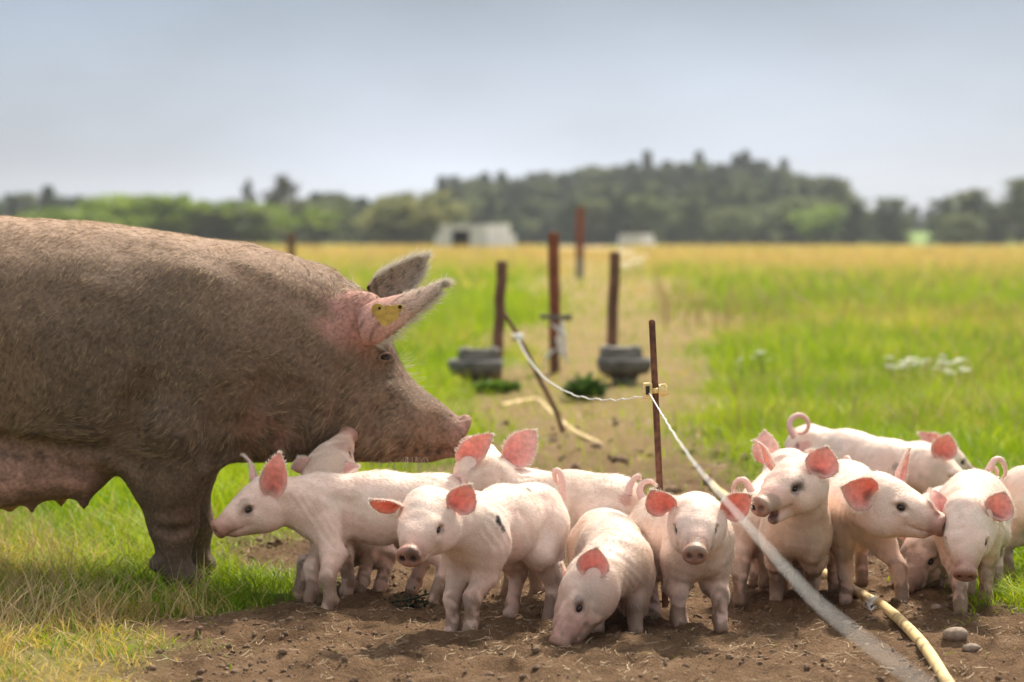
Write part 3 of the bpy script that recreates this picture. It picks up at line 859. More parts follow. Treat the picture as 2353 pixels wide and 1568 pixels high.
# ------------------------------------------------------------------ trees
def crown_mesh(kind, seed, c1, c2, mat):
    """unit-height crown: leaf-sized faces gathered in clumps through the crown's volume"""
    r = np.random.default_rng(seed); V = []; C = []
    if kind == 'conifer':
        cl = []
        for i in range(120):
            z = r.random() ** 1.25; rad = 0.21 * (1.02 - z) ** .85 * (0.55 + .6 * r.random()); a = r.random() * 6.283
            cl.append((math.cos(a) * rad, math.sin(a) * rad, .08 + .92 * z, .05 + .045 * (1 - z)))
        nl, fs, flat = 26, .032, .45
    elif kind == 'pine':
        cl = []
        for i in range(80):
            z = r.random(); rad = .20 * math.sqrt(r.random()) * (1 - .55 * abs(z - .4)); a = r.random() * 6.283
            cl.append((math.cos(a) * rad, math.sin(a) * rad, .08 + .90 * z, .075))
        nl, fs, flat = 34, .034, .7
    elif kind == 'thin':
        cl = []
        for i in range(46):
            z = r.random(); rad = .21 * math.sqrt(r.random()) * math.sin(math.pi * (.18 + .8 * z)) ; a = r.random() * 6.283
            cl.append((math.cos(a) * rad, math.sin(a) * rad, .30 + .68 * z, .06))
        nl, fs, flat = 22, .026, .9
    else:
        cl = []
        lob = [(r.normal(0, .15), r.normal(0, .15), .34 + .42 * r.random(), .14 + .12 * r.random()) for _ in range(9)] + [(0, 0, .64, .26), (0, 0, .42, .28), (.1, .05, .2, .2), (-.1, -.08, .2, .2), (0, .1, .15, .18)]
        for i in range(150):
            L_ = lob[r.integers(len(lob))]; d = r.normal(size=3); d /= np.linalg.norm(d); k = L_[3] * (.72 + .33 * r.random())
            cl.append((L_[0] + d[0] * k, L_[1] + d[1] * k, max(.05, L_[2] + d[2] * k * .95), .065))
        nl, fs, flat = 26, .034, .8
    for (x, y, z, s) in cl:
        tone = r.random()
        for _ in range(nl):
            d = r.normal(size=3) * s * .55; d[2] *= flat
            p = np.array([x, y, z]) + d
            a, bb = unit(r.normal(size=3)), unit(r.normal(size=3))
            k = fs * (.6 + .8 * r.random())
            V += [p - a * k, p + a * k, p + bb * k * 1.3]
            cc = np.array(c1) * (1 - tone) + np.array(c2) * tone
            cc = cc * (.8 + .4 * r.random()); C += [cc] * 3
    V = np.array(V); V[:, 2] *= 1 / V[:, 2].max()
    return mesh_arrays(kind + '_crown', V, np.arange(len(V)).reshape(-1, 3), np.array(C), mat)
def trunk_mesh(kind, seed):
    r = np.random.default_rng(seed); mb = MB()
    top = .96 if kind in ('conifer', 'thin') else .75
    mb.tube(resample([(0, 0, -.02), (r.normal(0, .01), r.normal(0, .01), top * .5), (0, 0, top)], 8), np.linspace(.022, .004, 8), 8)
    for i in range(9 if kind != 'conifer' else 14):
        z = .22 + (top - .28) * r.random(); a = r.random() * 6.283; l = .16 * (1.1 - z) + .05
        up = .12 if kind != 'conifer' else -.02
        mb.tube(resample([(0, 0, z), (math.cos(a) * l * .5, math.sin(a) * l * .5, z + up * .4), (math.cos(a) * l, math.sin(a) * l, z + up)], 4), np.linspace(.007, .002, 4), 5)
    me = bpy.data.meshes.new('trunk'); me.from_pydata(mb.v, [], mb.f); me.materials.append(M['bark']); return me
M['leaf'] = attr_mat('foliage', rough=.6, translucent=.45, spec=.2)
TR = {}
def proto(key, kind, seed, c1, c2): TR[key] = (crown_mesh(kind, seed, c1, c2, M['leaf']), trunk_mesh(kind, seed))
proto('oak', 'round', 1, (.12, .20, .022), (.30, .40, .045))
proto('oak2', 'round', 2, (.14, .23, .02), (.34, .44, .045))
proto('olive', 'round', 3, (.14, .16, .045), (.28, .275, .09))
proto('willow', 'round', 4, (.11, .145, .05), (.22, .25, .10))
proto('spruce', 'conifer', 5, (.030, .055, .030), (.075, .105, .050))
proto('spruce2', 'conifer', 6, (.036, .064, .028), (.090, .125, .048))
proto('pine', 'pine', 7, (.060, .092, .042), (.155, .190, .080))
proto('pine2', 'pine', 8, (.070, .098, .038), (.180, .205, .075))
proto('bare', 'thin', 9, (.05, .06, .03), (.11, .11, .06))
def tree(name, key, u, vtop, Y, width, label, cat='tree', group=None, base=None):
    x = (u - VW / 2) / FPX * Y
    z0 = hill_z(x, Y) if base is None else base
    ztop = float(at(u, vtop, Y)[2]); hgt = ztop - z0
    rt = link(name, None, None, (x, Y, z0), label=label, cat=cat, group=group)
    wm = width / FPX * Y / 0.5
    a = random.random() * 6.28
    for nm, me in (('trunk', TR[key][1]), ('crown', TR[key][0])):
        o = link(nm, me, rt); o.scale = (wm, wm, hgt); o.rotation_euler = (0, 0, a)
    return rt
# hedge and single trees on the left
tree('broadleaf_tree', 'oak', 180, 478, 215, 150, 'low light green tree at the left end of the hedge above the sow\'s back')
tree('broadleaf_tree', 'oak2', 258, 440, 220, 150, 'tallest rounded bright green tree of the hedge above the sow\'s back')
tree('broadleaf_tree', 'oak', 345, 443, 222, 150, 'bright green tree right of the tallest in the hedge above the sow\'s back')
tree('broadleaf_tree', 'oak2', 430, 458, 226, 140, 'mid green tree in the middle of the hedge above the sow\'s shoulder')
tree('broadleaf_tree', 'willow', 505, 468, 224, 130, 'greyish green tree in the hedge above the sow\'s shoulder')
tree('broadleaf_tree', 'oak', 578, 462, 226, 150, 'rounded green tree at the right end of the hedge beside the slim tall tree')
tree('slim_tree', 'bare', 650, 398, 240, 120, 'slim dark tree with airy crown rising above the hedge left of centre')
tree('slim_tree', 'bare', 572, 408, 300, 50, 'faint thin tree top above the right end of the hedge')
tree('broadleaf_tree', 'willow', 735, 455, 250, 110, 'pale grey-green rounded tree right of the slim dark tree')
tree('broadleaf_tree', 'olive', 962, 432, 245, 180, 'wide olive green tree just left of the white pig hut')
tree('broadleaf_tree', 'olive', 905, 470, 240, 100, 'lower olive green bush at the left foot of the wide olive tree')
GL = 'dark conifer in the far row behind the green hedge, left of centre'
for u, v, key in ((-60, 452, 'pine'), (-15, 446, 'pine'), (25, 444, 'spruce'), (60, 440, 'pine2'), (112, 424, 'spruce'), (140, 444, 'pine'), (185, 448, 'spruce2'), (425, 444, 'spruce'), (230, 446, 'pine'), (480, 456, 'pine'), (700, 450, 'pine'), (728, 440, 'spruce'), (770, 440, 'pine2'), (800, 444, 'pine'), (835, 450, 'spruce2'), (868, 455, 'pine'), (900, 450, 'pine2'), (310, 452, 'pine'), (370, 452, 'spruce'), (540, 456, 'pine2'), (610, 458, 'pine'), (655, 455, 'pine')):
    tree('conifer', key, u, v, 300 + 12 * random.random(), 78 + 25 * random.random(), GL, group='dark conifers behind the hedge')
GW = 'dark tree within the even mass of the hill wood, not one of its spires'
prof_u = [1030, 1100, 1180, 1250, 1320, 1400, 1470, 1540, 1600, 1660, 1720, 1780, 1840, 1900, 1950, 1990]
prof_v = [402, 398, 396, 394, 384, 376, 366, 366, 362, 366, 364, 374, 396, 402, 432, 462]
for row, (Y, dv) in enumerate(((420, 0), (385, 16), (350, 34), (325, 58), (305, 86))):
    for u in np.arange(1015 + 14 * (row % 2), 1985 - 10 * row, 34):
        uu = u + random.uniform(-8, 8)
        v = np.interp(uu, prof_u, prof_v) + dv * (.8 + .5 * random.random()) + random.uniform(-5, 7)
        tree('wood_tree', random.choice(['pine', 'pine2', 'pine', 'spruce2', 'willow'] if row > 2 else ['pine', 'spruce', 'pine2', 'spruce2']), uu, min(v, 505), Y + random.uniform(-10, 10), 62 + 26 * random.random(), GW, group='wood on the hill')
for u, v, lb in ((1487, 344, 'narrow conifer spire sticking up at the left of the hilltop wood'), (1605, 344, 'broad dark conifer spire in the middle of the hilltop wood'), (1712, 342, 'tallest broad dark conifer at the right of the hilltop wood'), (1800, 362, 'lone narrow conifer spire at the right shoulder of the hilltop wood'), (1690, 352, 'dark conifer spire just left of the tallest on the hilltop')):
    tree('conifer', 'spruce', u, v, 425, 62, lb)
for i, (u, v, key, Y, wd, lb) in enumerate((
        (1862, 398, 'pine', 345, 90, 'dark rounded tree on the right shoulder of the wood'),
        (1915, 402, 'pine2', 340, 110, 'large rounded green tree at the right end of the wood'),
        (1850, 450, 'willow', 300, 120, 'light green tree low in front of the right end of the wood'),
        (1910, 470, 'oak', 290, 110, 'light green bush below the large rounded tree'),
        (1965, 462, 'spruce2', 280, 90, 'dark conifer right of the wood, first of the field trees'),
        (2050, 446, 'pine', 285, 95, 'upright dark tree standing left of the bright field gap'),
        (2010, 480, 'pine2', 290, 70, 'low dark tree between the first two field trees'),
        (2165, 446, 'pine', 300, 80, 'dark tree right behind the bright field gap'),
        (2230, 432, 'pine2', 290, 110, 'rounded dark green tree right of the bright field gap'),
        (2290, 462, 'pine', 285, 80, 'smaller dark tree near the right edge of the picture'),
        (2200, 490, 'willow', 280, 80, 'low grey-green bush right of the bright field gap'),
        (2350, 406, 'pine2', 280, 110, 'tall dark tree cut by the right edge of the picture'),
        (2100, 470, 'spruce', 480, 60, 'distant dark tree behind the bright field gap'),
        (2135, 478, 'spruce', 490, 60, 'distant lower tree behind the bright field gap'),
        (2400, 440, 'pine', 280, 110, 'dark tree just outside the right edge'))):
    if i == 14: continue
    tree('field_tree', key, u, v, Y, wd, lb, base=0 if Y < 320 else None)

# ------------------------------------------------------------------ pig huts
def hut(u0, u1, vt, Y, label, door=None):
    xa, xb = (u0 - VW / 2) / FPX * Y, (u1 - VW / 2) / FPX * Y
    zt = float(at(0, vt, Y)[2]); rt = link('pig_hut', None, None, ((xa + xb) / 2, Y, 0), label=label, cat='hut')
    W = (xb - xa) / 2; D = 1.5
    n = 10
    prof = [(-W + (W * .16) * (1 - (1 - t) ** 2), zt * (1 - (1 - t) ** 2.2)) for t in np.linspace(0, 1, n)]
    prof = prof + [(-x, z) for x, z in prof[::-1]]
    m_ = len(prof); mb = MB()
    V = [(x, -D, z) for x, z in prof] + [(x, D, z) for x, z in prof]
    mb.add(V, [(i, i + 1, m_ + i + 1, m_ + i) for i in range(m_ - 1)]); mb.build('roof', M['hut_white'], rt, smooth_shade=True)
    # end wall in boards, door opening left free
    k = 14
    for i in range(k):
        x0 = -W * .97 + 2 * W * .97 * i / k; x1 = -W * .97 + 2 * W * .97 * (i + 1) / k; xm = (x0 + x1) / 2
        hgt = np.interp(xm, [p[0] for p in prof], [p[1] for p in prof]) - .02
        lo = 0
        if door and door[0] < (xm + W) / (2 * W) < door[1]: lo = zt * .80
        if hgt - lo > .05:
            MB().box((xm, -D - .03 - .01 * (i % 2), (hgt + lo) / 2), (x1 - x0 - .015, .03, hgt - lo)).build('wall_panel', M['hut_grey'] if i < k * .62 else M['hut_white'], rt)
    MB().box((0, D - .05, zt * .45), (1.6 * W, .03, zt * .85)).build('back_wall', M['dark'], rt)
    return rt
hut(998, 1188, 516, 150, 'long white and grey pig hut with a dark doorway', door=(.22, .42))
hut(1420, 1505, 538, 190, 'small pale pig hut half hidden in tall grass right of the far post')

# ------------------------------------------------------------------ posts, troughs
def post(name, ub, vb, ut, vt, r, mat, label, mat2=None, split=None, sides=14):
    x, y = on_ground(ub, vb); tp = at(ut, vt, y) - np.array([x, y, 0])
    rt = link(name, None, None, (x, y, 0), label=label, cat='post')
    P = resample([(0, 0, -.15), tuple(tp)], 9)
    P[1:-1] += np.random.default_rng(int(ub)).normal(0, .002, (7, 3)) * [1, 1, 0]
    if split is None:
        MB().tube(P, r, sides).build('shaft', mat, rt, smooth_shade=False, bevel=0)
    else:
        k = int(split * 8)
        MB().tube(P[:k + 1], r * .93, sides).build('lower_shaft', mat2, rt); MB().tube(P[k:], r, sides).build('shaft', mat, rt)
    MB().tube(resample([tp - [0, 0, .012], tp + [0, 0, .004]], 3), [r * .98, r * .9, r * .55], sides).build('cap', mat, rt)
    return rt, x, y, tp
p1 = post('fence_post', 1138, 880, 1153, 601, .033, M['rust_dull'], 'dull brown post rising from the left-hand feed trough')
p2 = post('fence_post', 1276, 862, 1272, 536, .036, M['rust_red'], 'tall red-rusted post with a crossbar, middle of the three', M['rust_dull'], .45)
p3 = post('fence_post', 1400, 872, 1413, 580, .033, M['rust_dull'], 'leaning brown post rising from the right-hand feed trough')
p4 = post('fence_post', 1332, 642, 1333, 476, .09, M['rust_red'], 'far rust-red post standing against the dark wood', M['grey_wood'], .45)
p5 = post('fence_post', 668, 640, 670, 535, .09, M['rust_dull'], 'distant brown post just above the sow\'s shoulder')
rt, x, y, tp = p2
cz = float(at(1270, 729, y)[2])
MB().box((0, -.045, cz), (.205, .022, .03), Matrix.Rotation(.07, 3, 'Y')).build('crossbar', M['grey_wood'], rt, bevel=.004)
for sx in (-.075, .08): MB().box((sx, -.06, cz + .008), (.05, .02, .022)).build('clamp', M['rubber'], rt, bevel=.004)
film = []
mbf = MB()
rr = np.random.default_rng(2)
for i in range(10):
    a = np.array([.045 + .03 * rr.normal(), -.05, cz - .02 - .2 * i / 10]); 
    mbf.tube(resample([a, a + [.03 * rr.normal(), -.02, -.05], a + [.04 * rr.normal(), 0, -.12]], 5), [.004, .012, .010, .006, .002], 6)
mbf.build('torn_film', M['film'], rt)

def trough(u, v, Y, w0, label, flip=1):
    """low dark feed trough: pedestal, bowl with a thick rim and a lid block set back on it"""
    x = (u - VW / 2) / FPX * Y
    rt = link('feed_trough', None, None, (x, Y, 0), label=label, cat='trough')
    z1 = float(at(u, v, Y)[2])
    MB().tube([(0, 0, -.02), (0, 0, z1 * .35), (0, 0, z1 + .01)], [.10, .07, .095], 16).build('pedestal', M['rubber'], rt, smooth_shade=True)
    n = 28; prof = [(.50, 0), (.86, .012), (.97, .05), (1.0, .085), (.96, .10), (.90, .096), (.82, .05), (.4, .03), (.02, .028)]
    V = []; F = []
    for (r_, z_) in prof:
        for j in range(n):
            a = 2 * math.pi * j / n
            cx, sx = math.cos(a), math.sin(a)
            V.append((np.sign(cx) * abs(cx) ** .6 * r_ * w0 / 2, np.sign(sx) * abs(sx) ** .6 * r_ * .17, z1 + z_))
    for i in range(len(prof) - 1):
        for j in range(n):
            k = (j + 1) % n; F.append((i * n + j, i * n + k, (i + 1) * n + k, (i + 1) * n + j))
    MB().add(V, F).build('bowl', M['rubber'], rt, smooth_shade=True)
    MB().box((.02 * flip, .03, z1 + .125), (w0 * .74, .20, .075)).build('lid', M['grey_wood'], rt, bevel=.006)
    for s in (-1, 1): MB().box((.02 * flip + s * w0 * .25, .03, z1 + .166), (.03, .19, .012)).build('lid_batten', M['grey_wood'], rt, bevel=.003)
    return rt
trough(1093, 866, 14.2, .33, 'dark feed trough with a block lid beside the left brown post', 1)
trough(1435, 862, 14.2, .33, 'dark feed trough with a block lid beside the right leaning post', -1)

# ribbed stake with its insulator, the leaning stake behind, wire and hose
YS = 5.66
def ribbed(P0, P1, r, rt, origin):
    P0 = np.array(P0); P1 = np.array(P1); n = 150
    P = resample([P0, P1], n) - origin
    ph = np.arange(n) % 3
    V, F = tube_arrays(P, np.where(ph == 0, r * 1.16, r), 10)
    a = np.arange(n)[:, None] * 0.0
    MB().add(V, F).build('rod', M['rust'], rt, smooth_shade=True)
    MB().tube(np.array([P[-1], P[-1] + unit(P1 - P0) * .003]), [r, r * .8], 10).build('rod_end', M['rust'], rt)
    for s in (1, -1):
        off = np.array([r * 1.02 * s, -r * .25, 0])
        MB().tube(P + off, r * .22, 5).build('rib', M['rust'], rt, smooth_shade=True)
x, y = float(at(1531, 1396, YS)[0]), YS
rt = link('fence_stake', None, None, (x, y, 0), label='thin ribbed rust-brown steel stake holding a yellow insulator and white wire', cat='stake')
ribbed(np.array([x, y, -.05]), at(1498, 738, YS), .0062, rt, np.array([x, y, 0]))
ins = link('wire_insulator', None, None, at(1503, 897, YS), label='yellow plastic insulator screwed onto the ribbed stake', cat='insulator')
pz = FPX / YS
mb = MB().box((-.016, -.010, 0), (.022, .018, .036)); mb.build('bracket', M['yellow_plastic'], ins, bevel=.003)
MB().box((-.016, -.0200, .001), (.009, .004, .020)).build('slot', M['dark'], ins)
MB().box((-.016, -.010, -.0205), (.024, .016, .006)).build('foot', M['yellow_plastic'], ins, bevel=.002)
MB().tube([(-.005, -.010, -.001), (.012, -.010, 0)], .0065, 12).build('bolt', M['yellow_plastic'], ins, smooth_shade=True)
MB().tube([(.010, -.010, 0), (.028, -.010, .0005)], .0145, 16).build('nut', M['yellow_plastic'], ins, bevel=.0015)
MB().tube([(.0275, -.010, 0), (.031, -.010, .0005)], .0125, 16).build('nut_ring', M['yellow_plastic'], ins)
for k in range(6):
    a = k * math.pi / 3; MB().box((.021, -.010 + .0148 * math.cos(a), .0148 * math.sin(a)), (.013, .004, .004), Matrix.Rotation(-a, 3, 'X')).build('grip', M['yellow_plastic'], ins, bevel=.0008)

xb, yb = on_ground(1306, 1000)
rt2 = link('fence_stake', None, None, (xb, yb, 0), label='crooked brown stake leaning left towards the left trough post', cat='stake')
P = resample([(0, 0, -.05)] + [tuple(at(u, v, yb) - [xb, yb, 0]) for u, v in ((1275, 940), (1240, 872), (1212, 812), (1188, 768), (1160, 722))], 40)
MB().tube(P, np.linspace(.012, .009, 40), 8).build('rod', M['rust_dull'], rt2, smooth_shade=True)
ins2 = link('wire_insulator', None, None, at(1190, 776, yb - .02), label='pale insulator on the crooked leaning stake', cat='insulator')
MB().tube([(-.02, 0, 0), (.022, -.01, .003)], .017, 12).build('barrel', M['film'], ins2, bevel=.004)
MB().tube([(-.028, 0, -.002), (-.018, 0, 0)], .022, 12).build('flange', M['yellow_plastic'], ins2, bevel=.002)

hW = float(at(1492, 902, YS)[2])
def wire_pts(pix, z0, z1):
    res = []
    for i, (u, v) in enumerate(pix):
        z = z0 + (z1 - z0) * i / (len(pix) - 1)
        cy = (VH / 2 - v) / FPX; s = (-math.sin(PITCH) + cy * math.cos(PITCH)) / (math.cos(PITCH) + cy * math.sin(PITCH))
        res.append(at(u, v, (z - CAMH) / s))
    return np.array(res)
Pn = wire_pts([(1497, 912), (1530, 968), (1570, 1030), (1622, 1098), (1668, 1152), (1706, 1196), (1760, 1258), (1815, 1320), (1872, 1380), (1940, 1438), (2012, 1492), (2095, 1555), (2180, 1620), (2290, 1700)], hW - .003, .545)
o_ = at(1492, 905, YS - .02)
Pn = np.vstack([o_, Pn]); Pw = resample(Pn, 180)
Pw[20:110] += np.random.default_rng(4).normal(0, .0005, (90, 3))
wr = link('electric_wire', None, None, o_, label='white fence wire running from the stake towards the camera at lower right', cat='wire')
MB().tube(Pw - o_, np.linspace(.0019, .0011, 180), 6).build('strand', M['wire'], wr, smooth_shade=True)
pix = [(1480, 912), (1440, 917), (1410, 920), (1375, 918), (1340, 914), (1300, 900), (1250, 868), (1215, 826), (1195, 790), (1190, 778)]
Yl = [YS, 5.75, 5.9, 6.1, 6.35, 6.8, 7.8, 9.2, 10.3, yb]
Pl = resample(np.array([at(u, v, Y_) for (u, v), Y_ in zip(pix, Yl)]), 120)
Pl[4:70] += np.stack([np.zeros(66), np.zeros(66), .0035 * np.sin(np.arange(66) * .55) * np.random.default_rng(1).random(66)], 1)
wl = MB().tube(Pl - o_, np.linspace(.0015, .0028, 120), 6).build('electric_wire', M['wire'], None, smooth_shade=True, loc=o_, label='sagging white fence wire between the ribbed stake and the leaning stake', cat='wire')

hp = [(2300, 1780), (2225, 1650), (2175, 1570), (2120, 1490), (2062, 1426), (1990, 1378), (1940, 1352), (1880, 1318), (1800, 1262), (1725, 1202), (1655, 1142), (1612, 1088), (1570, 1062), (1490, 1046), (1400, 1028), (1335, 1005), (1295, 980), (1262, 950), (1232, 925), (1200, 930), (1150, 940)]
HP = resample(np.array([[*on_ground(u, v), 0] for u, v in hp]), 260)
HP[:, 2] = np.convolve(np.pad(ground_z(HP[:, 0], HP[:, 1]), 6, 'edge'), np.ones(13) / 13, 'valid') + .0135 - .026 * smooth(7.8, 9.0, HP[:, 1]) * smooth(10.6, 9.8, HP[:, 1]) - .011 * smooth(10.2, 11, HP[:, 1])
o_ = np.array([HP[60][0], HP[60][1], 0])
MB().tube(HP - o_, .0125, 14).build('water_hose', M['hose'], None, smooth_shade=True, loc=o_, label='yellow hose snaking over the bare earth between the piglets\' legs', cat='hose')

# ------------------------------------------------------------------ hazy air
def haze_box():
    lo, hi = np.array([-910, -310, -4.0]), np.array([910, 1410, 34.0])
    mb = MB().box((lo + hi) / 2, hi - lo)
    m = bpy.data.materials.new('haze'); m.use_nodes = True; t = m.node_tree; t.nodes.clear()
    o = t.nodes.new('ShaderNodeOutputMaterial'); v = t.nodes.new('ShaderNodeVolumePrincipled')
    v.inputs['Color'].default_value = (.88, .92, 1, 1); v.inputs['Density'].default_value = HAZE; v.inputs['Anisotropy'].default_value = .3
    t.links.new(v.outputs[0], o.inputs['Volume'])
    mb.build('haze', m, None, kind='stuff', label='thin summer haze over the whole meadow')
HAZE = .00032
haze_box()
# ------------------------------------------------------------------ the sow
def make_sow():
    Y0 = 6.02
    q = lambda u, v, dy=0.0: at(u, v, Y0 + dy)
    rng = np.random.default_rng(5)
    L = np.array([0, 1.0, 0]); I3 = np.eye(3)
    b = Body(0.0095)
    base = np.array([q(300, 700)[0], Y0, 0.0])
    pk = (0.62, 0.335, 0.275); mud = (0.20, 0.125, 0.085)
    tor = [(-470, 800, .235), (-330, 785, .272), (-150, 776, .288), (0, 781, .290), (200, 790, .291), (400, 805, .281), (550, 815, .260), (680, 829, .229), (715, 845, .203)]
    for (u0, v0, r0), (u1, v1, r1) in zip(tor[:-1], tor[1:]):
        ls = 0.84 if u0 < 500 else 0.74
        b.cone(q(u0, v0), q(u1, v1), r0, r1, 0.05, L, ls)
    hdp = [(715, 845, .203, .74), (785, 905, .150, .73), (832, 936, .128, .76), (905, 966, .101, .82), (968, 986, .076, .95), (1024, 1002, .052, 1.1)]
    for (u0, v0, r0, l0), (u1, v1, r1, l1) in zip(hdp[:-1], hdp[1:]):
        b.cone(q(u0, v0), q(u1, v1), r0, r1, 0.035, L, (l0 + l1) / 2)
    for sd in (-1, 1):
        b.cone(q(800, 755, .045 * sd), q(822, 805, .04 * sd), .085, .064, 0.04)
        b.ell(q(845, 965, .075 * sd), I3, (.12, .045, .09), 0.05)                 # cheek
        b.ell(q(872, 808, .062 * sd), I3, (.030, .03, .018), 0.02)                # brow
        b.ell(q(845, 735, .10 * sd), I3, (.06, .05, .07), 0.04)                  # ear root
        b.ell(q(395, 880, .15 * sd), I3, (.19, .09, .27), 0.08)                  # shoulder
        b.ell(q(180, 860, .13 * sd), I3, (.26, .125, .22), 0.10)                 # ribs
        b.ell(q(640, 900, .09 * sd), I3, (.16, .075, .16), 0.08)                 # neck muscle
        # fore leg
        du = 0 if sd < 0 else 46
        gz = 0.0
        ny = -0.115 if sd < 0 else 0.105
        J = [(388 + du * .3, 985, ny * 1.1, .135), (384 + du * .5, 1090, ny, .088), (398 + du * .8, 1205, ny * .9, .055), (400 + du, 1282, ny * .85, .032), (408 + du, 1318, ny * .85, .036)]
        for (a0, c0, y0, r0), (a1, c1, y1, r1) in zip(J[:-1], J[1:]):
            b.cone(q(a0, c0, y0), q(a1, c1, y1), r0, r1, 0.04)
        fx = q(412 + du * .8, 1340, ny * .85); fx[2] = 0.03
        for s2 in (-1, 1):
            b.ell(fx + [0.012, .019 * s2, 0], I3, (.044, .019, .034), 0.01, (.16, .12, .09))
            b.ell(fx + [-0.055, .02 * s2, .035], I3, (.02, .013, .022), 0.01, (.16, .12, .09))
        # hind leg
        J = [(-400, 900, .15 * sd, .19), (-350, 1040, .15 * sd, .125), (-440, 1180, .14 * sd, .062), (-430, 1290, .14 * sd, .046), (-420, 1325, .14 * sd, .046)]
        for (a0, c0, y0, r0), (a1, c1, y1, r1) in zip(J[:-1], J[1:]):
            b.cone(q(a0, c0, y0), q(a1, c1, y1), r0, r1, 0.05)
        fx = q(-405, 1340, .14 * sd); fx[2] = 0.03
        for s2 in (-1, 1): b.ell(fx + [0.012, .022 * s2, 0], I3, (.055, .022, .036), 0.01, (.16, .12, .09))
        # udder
        b.cone(q(-330, 1075, .085 * sd), q(0, 1078, .10 * sd), .085, .092, 0.03, None, 1, pk)
        b.cone(q(0, 1078, .10 * sd), q(185, 1068, .10 * sd), .092, .078, 0.03, None, 1, pk)
        for tu, tv in ((-250, 1160), (-90, 1160), (70 if sd < 0 else 20, 1150), (190 if sd < 0 else 138, 1140 if sd < 0 else 1136)):
            b.cone(q(tu, tv - 25, .105 * sd), q(tu + 3, tv + 2, .105 * sd), .021, .0125, 0.03, None, 1, pk)
            b.cone(q(tu + 3, tv + 2, .105 * sd), q(tu + 3, tv + 22, .105 * sd), .0115, .0105, 0.008, None, 1, (.36, .16, .13))
    # jaw
    b.cone(q(810, 960), q(985, 1024), .100, .033, 0.03, L, 0.9)
    # folds: elbow, jowl
    # snout disc, tilted
    ax = unit([0.94, 0, -0.30]); up = unit(np.cross(ax, L)); up = up if up[2] > 0 else -up
    A = np.array([ax, L, up]); ctr = q(1055, 1004)
    b.ell(ctr + ax * .258, A, (.26, .26, .26), .008, sub=True)
    b.ell(ctr, A, (.012, .056, .052), 0.012, (.44, .23, .18))
    b.ell(ctr + ax * .006, A, (.0095, .060, .057), 0.004, (.42, .21, .165))
    b.ell(ctr + ax * .002 + up * .040, A, (.011, .026, .016), 0.01, (.22, .15, .12))
    for sd in (-1, 1):
        b.ell(ctr + ax * .020 + L * .021 * sd, A, (.02, .010, .013), .004, sub=True)
        b.cut(q(1040, 1034, .030 * sd), q(975, 1036, .066 * sd), .008, .007, .008)
        b.cut(q(975, 1036, .066 * sd), q(915, 1018, .098 * sd), .007, .004, .010)
    P, Q = b.mesh()
    # skin folds, laid onto the grown surface
    for line, r_, k_ in (([(560, 1048), (572, 985), (598, 930), (612, 880)], .016, .035), ([(480, 1062), (498, 980), (515, 905)], .012, .035),
                         ([(283, 1062), (288, 1000), (305, 935), (330, 880)], .020, .045), ([(0, 1018), (100, 1032), (190, 1040), (262, 1034)], .012, .03),
                         ([(858, 1005), (876, 955), (902, 915)], .009, .025), ([(745, 1030), (775, 965), (788, 900), (790, 850)], .011, .03),
                         ([(864, 842), (884, 853), (904, 843)], .005, .012), ([(868, 799), (887, 792), (904, 800)], .005, .012), ([(860, 856), (882, 868), (900, 864)], .005, .014),
                         ([(1018, 968), (1010, 995), (1012, 1022)], .007, .014), ([(998, 960), (990, 985), (994, 1010)], .005, .014),
                         ([(352, 1216), (395, 1226), (448, 1214)], .005, .025), ([(640, 1020), (662, 960), (668, 900)], .008, .03), ([(690, 1020), (706, 950), (705, 890)], .007, .03)):
        S_ = [snap(P, u, v) + np.array([0, -.3 * r_, 0]) for u, v in line]
        for a_, b_ in zip(S_[:-1], S_[1:]): b.cut(a_, b_, r_, r_, k_)
    P, Q = b.mesh()
    P = P + normals(P, Q) * ((noise3(P + 3, .16) - .5) * .022 + (noise3(P + 9, .05) - .5) * .008)[:, None] * smooth(.12, .3, P[:, 2])[:, None] * smooth(.03, .12, np.linalg.norm(P - q(885, 821, -.1), axis=1))[:, None]
    C = b.colours(P, (0.168, 0.112, 0.078), 0.02)
    n1 = noise3(P, 0.22); n2 = noise3(P + 4, 0.05); n3 = noise3(P + 9, 0.014)
    C = C * (0.70 + 0.60 * n1[:, None]) * (0.72 + 0.56 * n2[:, None])
    cr = smooth(.54, .66, noise3(P + 77, .09) * .6 + n3 * .4)[:, None] * .55      # dried mud
    C = C * (1 - cr) + np.array((.095, .066, .048)) * cr
    top = smooth(0.74, 0.90, P[:, 2])[:, None] * 0.6                       # sunlight on the spine painted into the skin colour
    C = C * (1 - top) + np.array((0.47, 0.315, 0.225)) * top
    warm = smooth(.45, .7, noise3(P + 21, .30))[:, None] * 0.35
    C = C * (1 - warm) + np.array((0.29, 0.17, 0.11)) * warm
    C = spot(P, C, q(835, 725, -.14), .115, (0.50, 0.235, 0.20), 0.75, .03, hard=.2)
    C = spot(P, C, q(620, 1010, -.16), .10, (0.33, 0.15, 0.11), 0.55, .03, hard=.2)
    C = spot(P, C, q(400, 1180, -.12), .12, (0.30, 0.165, 0.115), 0.35, .03, hard=.2)
    C = spot(P, C, q(975, 990, -.05), .10, (0.26, 0.155, 0.10), 0.8, .03, hard=.2)
    C = spot(P, C, q(888, 832, -.12), .035, (0.36, 0.23, 0.19), 0.8, .02, hard=.2)
    for mu, mv in ((1030, 1035), (1008, 1036), (985, 1036), (960, 1031), (935, 1024)): C = spot(P, C, (*q(mu, mv)[:1], snap(P, mu, mv)[1], q(mu, mv)[2]), .013, (.045, .03, .022), .85, .01)
